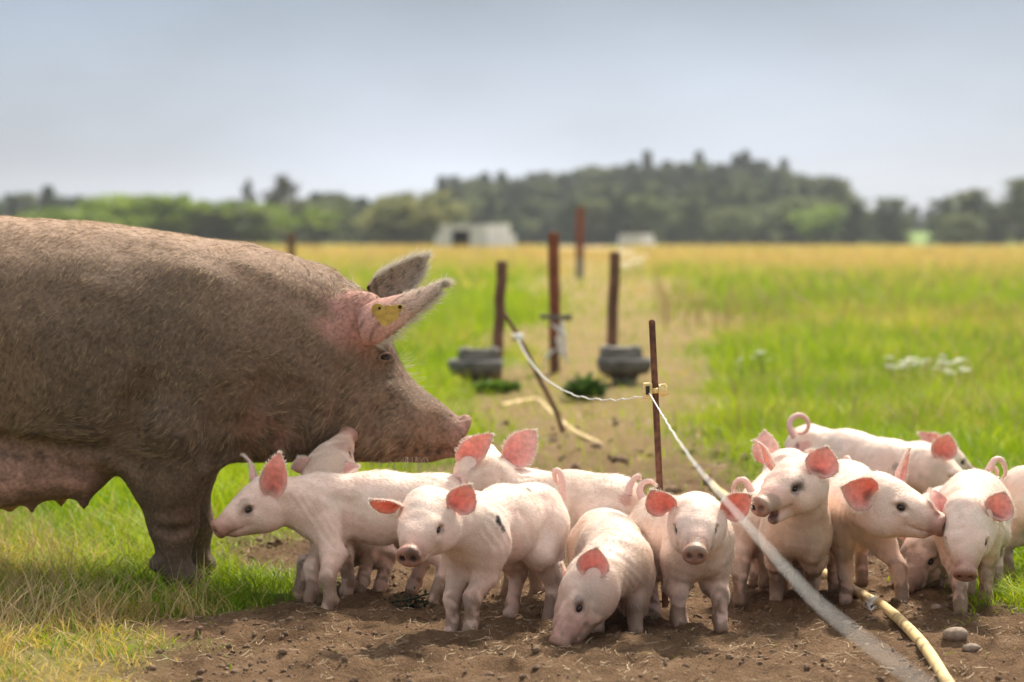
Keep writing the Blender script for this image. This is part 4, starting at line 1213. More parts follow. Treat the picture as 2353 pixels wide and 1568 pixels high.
    ud = smooth(.62, .85, n3 * .4 + n2 * .6 + 0.55 * smooth(.31, .34, P[:, 2]) * (P[:, 2] < .36) * 0.4)[:, None] * (P[:, 2] < .345)[:, None] * (P[:, 0] < q(260, 1000)[0])[:, None] * (P[:, 2] > .19)[:, None]
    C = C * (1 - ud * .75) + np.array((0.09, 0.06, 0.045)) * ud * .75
    leg = smooth(.13, .03, P[:, 2])[:, None] * .6
    C = C * (1 - leg) + np.array((0.12, 0.085, 0.062)) * leg
    root = link('sow', None, None, base, label='large muddy brown sow with a yellow ear tag, standing over the piglets', cat='pig')
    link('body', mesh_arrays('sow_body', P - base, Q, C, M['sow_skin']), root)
    ep = q(885, 821); near = np.linalg.norm(P[:, [0, 2]] - ep[[0, 2]], axis=1) < .012
    ey = Y0 - P[near, 1].min()
    for sd in (-1, 1):
        V, F = sphere_arrays(q(886, 821, (ey - .006) * sd), I3, (.0115, .0095, .0085))
        link('eye', mesh_arrays('sow_eye', V - base, F, None, M['eye']), root)
        # fleshy lids round the eye
        a = np.linspace(0, 2 * math.pi, 17)
        ring = np.array([q(886, 821, (ey - .001) * sd) + [math.cos(t) * .0165, 0.004 * math.cos(t) * sd * -1, math.sin(t) * .0095] for t in a])
        V, F = tube_arrays(ring, .0032, 8)
        link('eyelid', mesh_arrays('sow_eyelid', V - base, F, np.array((.22, .145, .11)) * np.ones((len(V), 3)), M['sow_skin']), root)
    # ears
    hr = []; hn = []; hdv = []; hln = []
    spec = [dict(B=q(838, 735, -.135), tip=q(1030, 682, -.20), n=(0.10, 0.62, -0.95), W=.150, bend=-.16, cup0=1.35, cup1=.85),
            dict(B=q(868, 690, .10), tip=q(972, 596, .16), n=(0.45, -0.80, 0.10), W=.105, bend=.0, cup0=1.2, cup1=.75)]
    for k, E in enumerate(spec):
        V, F, s_, t_, side, ed = ear_arrays(E['B'], E['tip'], E['n'], E['W'], E['cup0'], E['cup1'], E['bend'], th=.008, ns=22, ntt=15,
                                            prof=([0, .15, .4, .65, .85, .95, 1], [.85, 1.0, .88, .62, .45, .30, .05]))
        n4 = noise3(V, .03)[:, None]; n5 = noise3(V, .008)[:, None]
        cc = np.where(side[:, None] == 0, np.array((0.30, 0.215, 0.17)), np.array((0.42, 0.28, 0.225))) * (0.75 + .5 * n4)
        if k == 0:
            pnk = smooth(.75, .15, s_)[:, None] * .7
            cc = cc * (1 - pnk) + np.array((0.50, 0.245, 0.205)) * pnk
        cc = cc * (1 - .55 * smooth(.55, .7, n5))
        link('ear', mesh_arrays('sow_ear', V - base, F, cc, M['sow_ear']), root)
        nv = normals(V, F)
        rm = np.where((np.maximum(np.abs(t_), s_) > 0.97) & (s_ > .1))[0]
        i = rng.choice(rm, 1300); j = rng.choice(np.where(s_ > (.45 if k == 0 else .1))[0], 1500)
        for ii, ln_ in ((i, .022), (j, .016)):
            hr.append(V[ii] + rng.normal(0, .003, (len(ii), 3))); hn.append(nv[ii])
            cen = E['B'] + ed * ((V[ii] - E['B']) @ ed)[:, None]
            hdv.append(ed[None] * .9 + (V[ii] - cen) * (12 if ln_ > .02 else 2)); hln.append(ln_ * (.6 + .8 * rng.random(len(ii))))
    hair_object('ear_hair', np.concatenate(hr), np.concatenate(hdv), np.concatenate(hn), np.concatenate(hln), .00035, M['sow_pale_hair'], root, base, rng, lift=.22)
    # ear tag: plate with a neck and two studs, lying on the near ear
    Yt = -.290
    tagp = [(853, 716), (893, 700), (899, 703), (921, 699), (929, 703), (925, 712), (915, 722), (917, 731), (884, 751), (878, 749)]
    def plate(pts, off, thick, name, mat, parent):
        F0 = np.array([q(u, v, Yt + off + (v - 725) * .00045 - (u - 890) * .0002) for u, v in pts]); n = len(pts)
        V = np.concatenate([F0, F0 + [0, thick, 0]])
        mb = MB().add(V - base, [tuple(range(n))[::-1], tuple(range(n, 2 * n))] + [(i, (i + 1) % n, n + (i + 1) % n, n + i) for i in range(n)])
        return mb.build(name, mat, parent, bevel=.0006)
    tg = plate(tagp, 0, .002, 'ear_tag', M['tag'], root)
    circ = lambda u, v, r: [(u + r * math.cos(a), v + r * math.sin(a)) for a in np.linspace(0, 2 * math.pi, 14, endpoint=False)]
    plate(circ(868, 712, 15), .004, .002, 'button', M['tag'], tg)
    plate(circ(919, 706, 4.5), -.0015, .001, 'stud', M['dark'], tg)
    plate(circ(872, 709, 3.5), -.0012, .004, 'stud', M['dark'], tg)
    # coat: combed back and down, with a crown on the jowl
    N = normals(P, Q)
    wgt = 0.35 + 0.65 * smooth(.35, -.2, N[:, 1])
    wgt = wgt * (0.04 + smooth(.335, .40, P[:, 2] + (P[:, 0] > q(270, 0)[0]) * .3 + (P[:, 0] < q(-500, 0)[0])) * .96)
    wgt = wgt * (0.12 + .88 * smooth(.03, .12, np.linalg.norm(P - ctr, axis=1))) * smooth(.015, .05, P[:, 2])
    wgt = wgt * (0.05 + .95 * smooth(q(-250, 0)[0], q(-60, 0)[0], P[:, 0]))
    wgt = wgt * (0.25 + .75 * smooth(.03, .13, np.linalg.norm(P - q(835, 730, -.17), axis=1)))
    nc, per = 21000, 5
    n = nc * per
    p, nn = scatter(P, Q, nc, rng, wgt)
    p = np.repeat(p, per, 0); nn = np.repeat(nn, per, 0)
    ofs = rng.normal(0, .0024, (n, 3)); ofs -= nn * (ofs * nn).sum(1)[:, None]; p = p + ofs
    clump = np.repeat(rng.random(nc), per); cj = np.repeat(rng.normal(0, .11, (nc, 3)), per, 0)
    crown = q(585, 920, -.2)
    rel = p - crown; dist = np.linalg.norm(rel[:, [0, 2]], axis=1)
    d = np.tile([-0.55, 0, -1.0], (n, 1)).astype(float)
    body = smooth(q(620, 0)[0], q(350, 0)[0], p[:, 0])[:, None]
    low = smooth(.55, .38, p[:, 2])[:, None]
    d = d * (1 - body * low) + np.array([-1.0, 0, -.45]) * body * low
    head = smooth(q(700, 0)[0], q(820, 0)[0], p[:, 0])[:, None]
    d = d * (1 - head) + np.array([-.9, 0, -.55]) * head
    legm = (smooth(.34, .28, p[:, 2]) * (p[:, 0] > q(270, 0)[0]))[:, None]
    d = d * (1 - legm) + np.array([-.35, 0, -1.0]) * legm
    sw = smooth(.20, .03, dist)[:, None]
    ang = np.arctan2(rel[:, 2], rel[:, 0]) + 1.0
    d = d * (1 - sw) + np.stack([np.cos(ang), 0 * ang, np.sin(ang)], 1) * sw * 1.1
    d = d + (np.stack([noise3(p, .10), noise3(p + 7, .10), noise3(p + 3, .10)], 1) - .5) * 1.3 + (np.stack([noise3(p, .025), noise3(p + 5, .025), noise3(p + 2, .025)], 1) - .5) * .7
    d = d / (np.linalg.norm(d, axis=1)[:, None] + 1e-9) + cj - ofs / .024 * .6
    ln = np.repeat(.012 + .013 * rng.random(nc), per) * (.85 + .3 * rng.random(n)) + .012 * (smooth(.5, .36, p[:, 2]) * (p[:, 2] > .25))
    ln = ln * (1 - .5 * smooth(q(880, 0)[0], q(980, 0)[0], p[:, 0]))
    ln = ln * (1 - .5 * smooth(.36, .30, p[:, 2]))
    tone = clump + .55 * smooth(.66, .88, p[:, 2] + np.repeat(.05 * rng.normal(size=nc), per)) + .25 * (noise3(p, .12) - .5)  # hair turns paler with height, painting the sunlit back
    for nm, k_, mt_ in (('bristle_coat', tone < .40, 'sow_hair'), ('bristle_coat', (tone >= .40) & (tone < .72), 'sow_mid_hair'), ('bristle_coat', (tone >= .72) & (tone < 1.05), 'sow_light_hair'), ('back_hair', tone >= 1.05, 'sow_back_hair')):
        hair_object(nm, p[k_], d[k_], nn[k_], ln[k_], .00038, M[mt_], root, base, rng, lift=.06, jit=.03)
    # longer bristles on spine, brow, chin and snout
    pts = []; ds = []
    def strands(u0, v0, u1, v1, dy, k, dirv):
        for _ in range(k):
            t = rng.random(); pts.append(q(u0 + (u1 - u0) * t, v0 + (v1 - v0) * t, dy + rng.normal(0, .03))); ds.append(np.array(dirv) + rng.normal(0, .25, 3))
    strands(120, 522, 700, 622, 0, 60, (-.9, 0, .45)); strands(820, 1052, 985, 1050, -.03, 130, (-.15, 0, -1)); strands(915, 810, 960, 905, 0, 34, (1, 0, .2))
    strands(1000, 955, 1045, 972, 0, 26, (.6, 0, .6)); strands(300, 1065, 275, 1060, -.1, 30, (-.3, 0, -1)); strands(700, 620, 830, 660, 0, 160, (-.6, 0, .5))
    pts = np.array(pts); ds = np.array(ds)
    hair_object('long_bristles', pts, ds, np.tile([0, -1.0, 0], (len(pts), 1)), .02 + .025 * rng.random(len(pts)), .0004, M['sow_pale_hair'], root, base, rng, lift=.05)
    return root
make_sow()

# ------------------------------------------------------------------ the piglets, placed by their feet
A = at
G = on_ground
def tailpx(Y, pts): return [at(u, v, Y + 0.004 * i) for i, (u, v) in enumerate(pts)]
DK = (0.030, 0.026, 0.024)
BR = (0.42, 0.29, 0.20)
piglet('pink piglet in full side view facing left, in front of the sow\'s foreleg',
       A(1000, 1158, 5.73), A(752, 1166, 5.69), A(612, 1150, 5.67), A(492, 1226, 5.62),
       [G(757, 1403), G(716, 1390), G(1003, 1392), G(950, 1366)], seed=1,
       ears=[dict(tip=A(640, 1046, 5.58), n=(.55, .85, .0), w=.066, bend=-.05, curl=-.1), dict(tip=A(580, 1046, 5.74), n=(.9, -.2, .1), w=.06, curl=.25)],
       tail=tailpx(5.72, [(1058, 1132), (1066, 1112), (1062, 1098), (1048, 1094), (1038, 1102), (1042, 1114), (1056, 1116)]),
       marks=[((565, 1168), .028, (.30, .21, .16), .6, .010), ((800, 1135), .03, BR, .45, .012, (1.6, 1, .6)), ((730, 1165), .025, BR, .3, .012)])
piglet('white piglet turned towards the camera with two black smudges on its flank',
       A(1222, 1182, 5.50), A(1090, 1218, 5.30), A(985, 1190, 5.16), A(944, 1276, 5.05),
       [G(1082, 1452), G(1040, 1449), G(1262, 1421), G(1176, 1419)], seed=2,
       ears=[dict(tip=A(1080, 1114, 5.13), n=(1, .35, .0), w=.072, cup0=1.0, cup1=.35), dict(tip=A(852, 1144, 5.13), n=(1, -.35, .0), w=.072, cup0=1.0, cup1=.35)],
       tail=tailpx(5.56, [(1292, 1150), (1293, 1125), (1291, 1098), (1283, 1082), (1274, 1086), (1276, 1102), (1282, 1112)]),
       marks=[((948, 1274), .028, (.10, .06, .045), .8, .012), ((1216, 1118), .017, DK, 1, .006, (.55, 1, 1.3)), ((1152, 1196), .017, DK, 1, .006, (.6, 1, 1.3)), ((1160, 1212), .010, DK, .8, .005), ((1228, 1133), .03, BR, .4, .02)])
piglet('white piglet seen from behind, reaching its nose up to the sow\'s snout',
       A(1400, 1158, 5.66), A(1232, 1160, 5.80), A(1108, 1082, 5.78), A(1082, 1030, 5.91),
       [G(1232, 1362), G(1168, 1359), G(1420, 1385), G(1362, 1380)], seed=3,
       ears=[dict(tip=A(1136, 1000, 5.70), nw=(-.55, -.85, .1), w=.070, base=(-.010, .052, .020)), dict(tip=A(1226, 994, 5.84), nw=(.15, -.95, .05), w=.082, base=(-.018, -.050, .022))],
       tail=tailpx(5.60, [(1443, 1138), (1447, 1118), (1456, 1102), (1466, 1094), (1470, 1098)]),
       marks=[((1441, 1142), .02, (.55, .26, .22), .7, .008)])
piglet('piglet with its head down, snout pressed into the loose earth',
       A(1392, 1240, 5.56), A(1418, 1292, 5.34), A(1350, 1352, 5.20), A(1303, 1452, 5.16),
       [G(1460, 1446), G(1372, 1440), G(1420, 1402), G(1335, 1400)], seed=4, roll=.35,
       ears=[dict(tip=A(1372, 1262, 5.14), n=(.15, .9, .1), w=.075, base=(-.012, .046, .030), bend=-.1), dict(tip=A(1294, 1296, 5.22), n=(.6, -.7, .0), w=.055)],
       marks=[((1362, 1372), .045, (.42, .37, .33), .5, .02, None, .1), ((1328, 1383), .018, (.12, .10, .09), .7, .008), ((1305, 1430), .045, (.62, .36, .30), .6, .012)], dirt=.35)
piglet('white piglet facing the camera with wide pink ears, behind the loose wire',
       A(1526, 1205, 5.54), A(1602, 1246, 5.37), A(1600, 1196, 5.24), A(1597, 1282, 5.11),
       [G(1655, 1438), G(1558, 1438), G(1565, 1415), G(1502, 1418)], seed=5,
       ears=[dict(tip=A(1724, 1138, 5.22), n=(1, .3, .0), w=.078, cup0=1.0, cup1=.35, bend=.02), dict(tip=A(1499, 1124, 5.22), n=(1, -.3, .0), w=.080, cup0=1.0, cup1=.35)],
       tail=tailpx(5.58, [(1478, 1150), (1470, 1130), (1476, 1112), (1492, 1106), (1506, 1114)]), dirt=.6, marks=[((1598, 1250), .030, (.34, .26, .20), .75, .010), ((1640, 1262), .012, (.36, .27, .21), .6, .008), ((1597, 1283), .022, (.30, .16, .13), .6, .012)])
piglet('white rump of a piglet turned away, left of the open-mouthed piglet',
       A(1748, 1186, 5.79), A(1772, 1170, 6.04), A(1815, 1085, 6.14), A(1850, 1110, 6.26),
       [None, None, G(1700, 1378), G(1757, 1366)], seed=6, g=.96, hip_r=.95,
       ears=[dict(tl=(-.02, .07, .10)), dict(tip=A(1852, 1040, 6.10), n=(.2, -.9, .1))],
       tail=tailpx(5.72, [(1728, 1132), (1715, 1108), (1702, 1103), (1690, 1110), (1685, 1126), (1688, 1142)]))
piglet('piglet with a dark eye patch and open mouth, one ear standing straight up',
       A(1838, 1192, 5.86), A(1828, 1198, 5.62), A(1832, 1108, 5.47), A(1742, 1172, 5.37),
       [G(1866, 1378), G(1784, 1380), G(1836, 1366), None], seed=7, hip_r=.85, mouth_open=.6, eye_dark=.9,
       ears=[dict(tip=A(1899, 1028, 5.43), n=(.8, .7, .0), w=.080, cup0=1.0, cup1=.35), dict(tip=A(1752, 1006, 5.50), n=(.75, -.5, .3), w=.045, curl=.25)],
       dirt=.6, marks=[((1775, 1150), .034, (.40, .29, .22), .75, .010), ((1745, 1172), .024, (.20, .11, .085), .75, .012), ((1766, 1198), .026, (.15, .085, .07), .85, .012)])
piglet('piglet pushing its snout against its neighbour\'s ear, standing astride the yellow hose',
       A(1945, 1126, 5.94), A(1972, 1162, 5.69), A(2025, 1152, 5.56), A(2130, 1196, 5.50),
       [G(2072, 1388), G(1943, 1374), None, G(1917, 1366)], seed=8,
       ears=[dict(tip=A(2082, 1032, 5.66), n=(.7, .2, .3), w=.062), dict(tip=A(1938, 1122, 5.46), n=(.55, -.85, .0), w=.085, base=(.0, -.052, .018), cup0=1.0, cup1=.5, bend=-.05)], dirt=.5)
piglet('piglet at the back with a tightly curled tail and grey-flecked flank',
       A(1868, 1034, 7.00), A(2035, 1075, 6.86), A(2142, 1078, 6.80), A(2220, 1130, 6.78),
       [None, None, G(1912, 1250), G(1868, 1245)], seed=9, nhair=6000,
       ears=[dict(tip=A(2112, 1036, 6.9), n=(.2, .3, 1), w=.07), dict(tip=A(2178, 998, 6.74), n=(.2, -.9, .2), w=.078, base=(0, -.042, .04))],
       tail=tailpx(6.88, [(1828, 1006), (1815, 985), (1818, 964), (1836, 954), (1852, 962), (1858, 980), (1848, 994), (1832, 996), (1824, 988)]),
       marks=[((1832, 1030), .04, (.66, .33, .29), .8, .02), ((1826, 1022), .012, (.22, .11, .09), .8, .006, (.5, 1, 2)), ((1910, 1010), .05, (.55, .48, .43), .5, .012), ((2150, 1100), .05, (.45, .36, .30), .5, .02), ((2055, 1072), .014, (.3, .22, .18), .7, .006)])
piglet('rearmost piglet, only its back and one ear showing above the others',
       A(1985, 1066, 7.28), A(2105, 1068, 7.34), A(2165, 1052, 7.42), A(2230, 1090, 7.46),
       [None] * 4, seed=10, g=.86, nhair=3000,
       ears=[dict(tl=(-.02, .09, .08)), dict(tip=A(2108, 998, 7.36), n=(.3, -.8, .2))])
piglet('piglet facing the camera with lowered head and one ear nuzzled by its neighbour',
       A(2238, 1146, 5.90), A(2226, 1184, 5.65), A(2226, 1202, 5.48), A(2218, 1320, 5.40),
       [G(2266, 1388), G(2207, 1402), G(2290, 1356), G(2226, 1368)], seed=11,
       ears=[dict(tip=A(2306, 1132, 5.46), n=(.75, .2, .5), w=.074), dict(tip=A(2140, 1122, 5.52), n=(.4, .6, .5), w=.05, curl=-.2)],
       tail=tailpx(5.96, [(2272, 1082), (2284, 1060), (2298, 1056), (2308, 1070), (2310, 1088), (2304, 1098)]), dirt=.75)
piglet('white piglet cut off by the right edge of the picture, facing away',
       A(2362, 1136, 6.08), A(2600, 1136, 6.14), A(2740, 1100, 6.18), A(2850, 1160, 6.2),
       [None, None, G(2392, 1326), G(2318, 1332)], seed=12, nhair=5000)
piglet('piglet low behind the others, only its dusty face showing between two neighbours',
       A(2196, 1176, 6.34), A(2152, 1206, 6.12), A(2138, 1254, 5.96), A(2090, 1332, 5.90),
       [G(2178, 1344), None, None, None], seed=13, nhair=6000, dirt=.9,
       ears=[dict(tl=(-.03, .09, .06)), dict(tl=(-.03, -.09, .06))],
       marks=[((2110, 1290), .06, (.55, .36, .30), .6, .012)])
piglet('dusty piglet behind the side-on one, lifting its nose to the sow\'s chin',
       A(868, 1186, 6.00), A(785, 1170, 5.93), A(752, 1088, 5.80), A(797, 1008, 5.885),
       [G(690, 1370), G(800, 1372), G(872, 1362), G(830, 1366)], seed=14, dirt=.9,
       ears=[dict(tip=A(688, 1054, 5.76), n=(.2, .2, .9), w=.055, base=(-.02, .044, .020)), dict(tip=A(824, 1074, 5.76), n=(.2, -.2, .9), w=.055, base=(-.02, -.044, .020))],
       marks=[((757, 1062), .08, (.50, .37, .28), .9, .02), ((797, 1018), .04, (.42, .24, .18), .7, .02)])
# ------------------------------------------------------------------ grass, straw, clods and small things
def blades(name, x, y, h, wd, lean, cols, mat, rng, seg=3, z=None, droop=.3, label=None, kind='stuff'):
    n = len(x); z = ground_z(x, y) if z is None else z
    a = rng.random(n) * 6.283; fx, fy = np.cos(a), np.sin(a)
    b = rng.random(n) * 6.283; lx, ly = np.cos(b) * lean, np.sin(b) * lean
    V = np.zeros((n, 2 * seg + 1, 3), np.float32)
    for k in range(seg + 1):
        t = k / seg
        cx = x + h * lx * t * t * 1.2; cy = y + h * ly * t * t * 1.2; cz = z - .004 + h * (t - droop * lean * t * t)
        if k == seg: V[:, 2 * seg] = np.stack([cx, cy, cz], 1)
        else:
            w_ = wd * (1 - .72 * t) / 2
            V[:, 2 * k] = np.stack([cx - fx * w_, cy - fy * w_, cz], 1); V[:, 2 * k + 1] = np.stack([cx + fx * w_, cy + fy * w_, cz], 1)
    T = []
    for k in range(seg - 1):
        T += [(2 * k, 2 * k + 1, 2 * k + 3), (2 * k, 2 * k + 3, 2 * k + 2)]
    T += [(2 * seg - 2, 2 * seg - 1, 2 * seg)]
    T = np.array(T)
    F = (np.arange(n)[:, None, None] * (2 * seg + 1) + T[None]).reshape(-1, 3)
    C = np.repeat(cols, 2 * seg + 1, axis=0)
    return link(name, mesh_arrays(name, V.reshape(-1, 3), F, C, mat), kind=kind, label=label)

def grass_cols(x, y, dry, rng, n):
    g1 = np.array((.130, .250, .008)); g2 = np.array((.420, .510, .020)); d1 = np.array((.38, .28, .11)); d2 = np.array((.66, .51, .24))
    t = np.clip(fbm(x, y, .8, 3) * 1.2 - .1 + rng.normal(0, .22, n), 0, 1)[:, None]
    u = rng.random(n)[:, None]
    isd = (rng.random(n) < np.clip(dry * 1.05, 0.03, .97))[:, None]
    return np.where(isd, d1 * (1 - u) + d2 * u, g1 * (1 - t) + g2 * t)

rng = np.random.default_rng(11)
def zone(name, y0, y1, n, hf, wf, seg, label, spread=.30, keep_bare=.03, lean=(.2, .9)):
    # uniform over the ground between two distances
    y = np.sqrt(y0 * y0 + (y1 * y1 - y0 * y0) * rng.random(n)); x = (rng.random(n) * 2 - 1) * spread * (y + 1.0)
    bare, dry = masks(x, y)
    clump = smooth(.30, .62, fbm(x + 60, y, .16 * max(1, y0 / 7), 3))
    keep = rng.random(n) < np.maximum((1 - bare) * (.30 + .70 * clump), keep_bare)
    x, y, bare, dry = x[keep], y[keep], bare[keep], dry[keep]; m = len(x)
    h = hf(x, y, dry, m) * (1 - .6 * bare); wd = wf * (.6 + .8 * rng.random(m))
    blades(name, x, y, h, wd, lean[0] + (lean[1] - lean[0]) * rng.random(m), grass_cols(x, y, dry, rng, m), M['grass'], rng, seg, label=label)
zone('meadow_grass', 3.6, 7.2, 120000, lambda x, y, d, m: (.030 + .075 * rng.random(m) + .05 * d * rng.random(m)) * (1 - .5 * smooth(5.6, 5.2, y)) * (.55 + .75 * fbm(x + 3, y, .5, 2)), .0036, 4, 'green and dry grass in the foreground at the left', spread=.27, keep_bare=.006, lean=(.3, 1.3))
zone('meadow_grass', 7.2, 14, 110000, lambda x, y, d, m: (.06 + .16 * rng.random(m)) * (.5 + .8 * fbm(x + 3, y, .9, 2)), .006, 3, 'lush green grass just behind the animals', spread=.27, keep_bare=.05)
zone('meadow_grass', 14, 34, 120000, lambda x, y, d, m: (.08 + .24 * rng.random(m)) * (.4 + .9 * fbm(x + 3, y, 2.2, 2)), .013, 2, 'green meadow grass around the posts', spread=.27, keep_bare=.08)
zone('meadow_grass', 34, 90, 90000, lambda x, y, d, m: (.14 + .30 * rng.random(m)) * (.5 + .7 * fbm(x + 3, y, 5, 2)) * (1 + .4 * d), .035, 2, 'green and straw-coloured grass further out in the meadow', spread=.27, keep_bare=.15)
zone('tall_dry_grass', 90, 175, 60000, lambda x, y, d, m: (.25 + .55 * rng.random(m)) * (.65 + .55 * fbm(x + 3, y, 7, 2)), .07, 2, 'tall straw-coloured grass along the far edge of the meadow', spread=.28, keep_bare=.8)
# tall seed stalks at the near left and in the right-hand meadow
def stalks(n, ufun, vfun, h0, h1, w0, label, col=((.36, .25, .12), (.58, .44, .24))):
    x = np.zeros(n); y = np.zeros(n)
    for i in range(n): x[i], y[i] = on_ground(ufun(), vfun())
    t = rng.random(n)[:, None]
    blades('seed_stalks', x, y, h0 + (h1 - h0) * rng.random(n), np.full(n, w0) * (.6 + .8 * rng.random(n)), .15 + .7 * rng.random(n), np.array(col[0]) * (1 - t) + np.array(col[1]) * t, M['straw'], rng, 4, label=label)
stalks(600, lambda: abs(rng.normal(0, 130)) - 30, lambda: rng.uniform(1215, 1470), .06, .16, .0028, 'thin dry seed stalks in the grass under the sow')
stalks(260, lambda: rng.uniform(120, 480), lambda: rng.uniform(1260, 1430), .06, .15, .0025, 'dry stalks around the sow\'s forefoot')
stalks(1100, lambda: rng.uniform(1680, 2450), lambda: rng.uniform(760, 1030), .12, .34, .006, 'brownish seed stalks in the right-hand meadow', ((.22, .17, .06), (.42, .32, .14)))
stalks(1400, lambda: rng.uniform(1500, 2450), lambda: rng.uniform(610, 760), .2, .5, .016, 'brownish seed stalks further out on the right', ((.24, .17, .06), (.46, .34, .15)))

# straw and dead stems lying on the soil
def litter(n, y0, y1, spread, lmin, lmax, w0, label, pred=None):
    y = np.sqrt(y0 * y0 + (y1 * y1 - y0 * y0) * rng.random(n)); x = (rng.random(n) * 2 - 1) * spread * y
    bare, dry = masks(x, y); d = fbm(x + 2, y + 6, .22, 2)
    keep = (bare > .25) & (rng.random(n) < smooth(.36, .62, d) + .12)
    x, y = x[keep], y[keep]; n = len(x)
    ln = lmin + (lmax - lmin) * rng.random(n) ** 2; a = rng.random(n) * 6.283; z = ground_z(x, y)
    dx, dy = np.cos(a), np.sin(a); bend = rng.normal(0, .25, n); w_ = w0 * (.5 + rng.random(n))
    tilt = np.abs(rng.normal(0, .22, n))
    V = np.zeros((n, 6, 3), np.float32)
    for k, t in enumerate((-.5, 0, .5)):
        cx = x + dx * ln * t - dy * ln * bend * (.25 - t * t); cy = y + dy * ln * t + dx * ln * bend * (.25 - t * t); cz = np.maximum(z, ground_z(cx, cy)) + .002 + ln * tilt * (t + .5) * .6
        V[:, 2 * k] = np.stack([cx - dy * w_ / 2, cy + dx * w_ / 2, cz + w_ * .3], 1); V[:, 2 * k + 1] = np.stack([cx + dy * w_ / 2, cy - dx * w_ / 2, cz], 1)
    T = np.array([(0, 1, 3), (0, 3, 2), (2, 3, 5), (2, 5, 4)])
    F = (np.arange(n)[:, None, None] * 6 + T[None]).reshape(-1, 3)
    t = rng.random(n)[:, None]
    C = np.array((.20, .125, .07)) * (1 - t) + np.array((.52, .40, .25)) * t
    link('straw_litter', mesh_arrays('straw_litter', V.reshape(-1, 3), F, np.repeat(C, 6, 0), M['straw']), kind='stuff', label=label)
litter(24000, 3.8, 7.2, .26, .005, .034, .0014, 'bits of straw and dead stems lying on the bare earth')
litter(6000, 7.2, 16, .2, .02, .09, .005, 'straw lying on the trodden path behind the piglets')

# crumbled clods
def ico():
    t = (1 + 5 ** .5) / 2
    v = np.array([(-1, t, 0), (1, t, 0), (-1, -t, 0), (1, -t, 0), (0, -1, t), (0, 1, t), (0, -1, -t), (0, 1, -t), (t, 0, -1), (t, 0, 1), (-t, 0, -1), (-t, 0, 1)]) / math.hypot(1, t)
    f = [(0, 11, 5), (0, 5, 1), (0, 1, 7), (0, 7, 10), (0, 10, 11), (1, 5, 9), (5, 11, 4), (11, 10, 2), (10, 7, 6), (7, 1, 8), (3, 9, 4), (3, 4, 2), (3, 2, 6), (3, 6, 8), (3, 8, 9), (4, 9, 5), (2, 4, 11), (6, 2, 10), (8, 6, 7), (9, 8, 1)]
    v = list(map(tuple, v)); cache = {}; g = []
    def mid(a, b):
        k = (min(a, b), max(a, b))
        if k not in cache:
            m = unit((np.array(v[a]) + np.array(v[b])) / 2); v.append(tuple(m)); cache[k] = len(v) - 1
        return cache[k]
    for a, b, c in f:
        ab, bc, ca = mid(a, b), mid(b, c), mid(c, a); g += [(a, ab, ca), (b, bc, ab), (c, ca, bc), (ab, bc, ca)]
    return np.array(v), np.array(g)
IV, IF = ico()
def lumps(name, n, y0, y1, smin, smax, mat, label, seed):
    r = np.random.default_rng(seed)
    y = np.sqrt(y0 * y0 + (y1 * y1 - y0 * y0) * r.random(n)); x = (r.random(n) * 2 - 1) * .26 * y
    bare, _ = masks(x, y); d = fbm(x + 31, y + 2, .30, 2)
    keep = (bare > .5) & (r.random(n) < smooth(.30, .60, d) * .9 + .08)
    x, y = x[keep], y[keep]; n = len(x)
    s = smin * (smax / smin) ** (r.random(n) ** 2.2)
    V = IV[None] * s[:, None, None] * (1 + r.normal(0, .20, (n, len(IV), 1))) * (1 + r.normal(0, .2, (n, 1, 3))) * [1, 1, .75]
    V = V + np.stack([x, y, ground_z(x, y) + s * .10], 1)[:, None]
    F = (np.arange(n)[:, None, None] * len(IV) + IF[None]).reshape(-1, 3)
    link(name, mesh_arrays(name, V.reshape(-1, 3), F, None, mat), kind='stuff', label=label)
lumps('soil_clods', 12000, 3.9, 7.0, .002, .009, M['clod'], 'crumbled clods of brown earth around the piglets\' feet', 3)
lumps('soil_clods', 1500, 7.0, 12, .006, .03, M['clod'], 'clods of earth on the trodden ground behind', 4)

# single stones
def stone(u, v, wpx, hpx, label, seed):
    x, y = on_ground(u, v); r = np.random.default_rng(seed); s = wpx / FPX * y / 2
    V = IV * (1 + r.normal(0, .07, (len(IV), 1))) * [s, s * .8, s * hpx / wpx * 1.2]
    z = float(ground_z(x, y))
    link('stone', mesh_arrays('stone', V, IF, None, M['stone']), None, (x, y, z + s * .15), label=label, cat='stone')
stone(2195, 1478, 62, 30, 'flat grey-brown stone on the earth right of the hose', 1)
stone(2232, 1494, 44, 18, 'smaller reddish stone beside the flat grey one', 2)
stone(1945, 1436, 40, 22, 'rounded pale stone under the blurred wire', 3)
stone(2150, 1405, 26, 14, 'small pale pebble between the two right-hand piglets\' feet', 6)

# white feather
x, y = on_ground(2003, 1410)
ft = link('feather', None, None, (x, y, float(ground_z(x, y))), label='small white downy feather on the earth beside the hose', cat='feather')
r = np.random.default_rng(8); sp = resample([(0, 0, .002), (-.004, 0, .018), (.003, 0, .036)], 14)
MB().tube(sp, np.linspace(.0007, .0003, 14), 5).build('quill', M['feather'], ft)
bm = MB()
for i in range(90):
    p = sp[r.integers(1, 13)]; s = r.choice([-1, 1]); l = .006 + .010 * r.random()
    d = np.array([s * (.7 + .3 * r.random()), r.normal(0, .5), .55 + .4 * r.random()]) * l
    bm.tube([p, p + d * .6 + [0, 0, -.0005], p + d], [.0006, .0005, .0002], 4)
bm.build('barbs', M['feather'], ft)

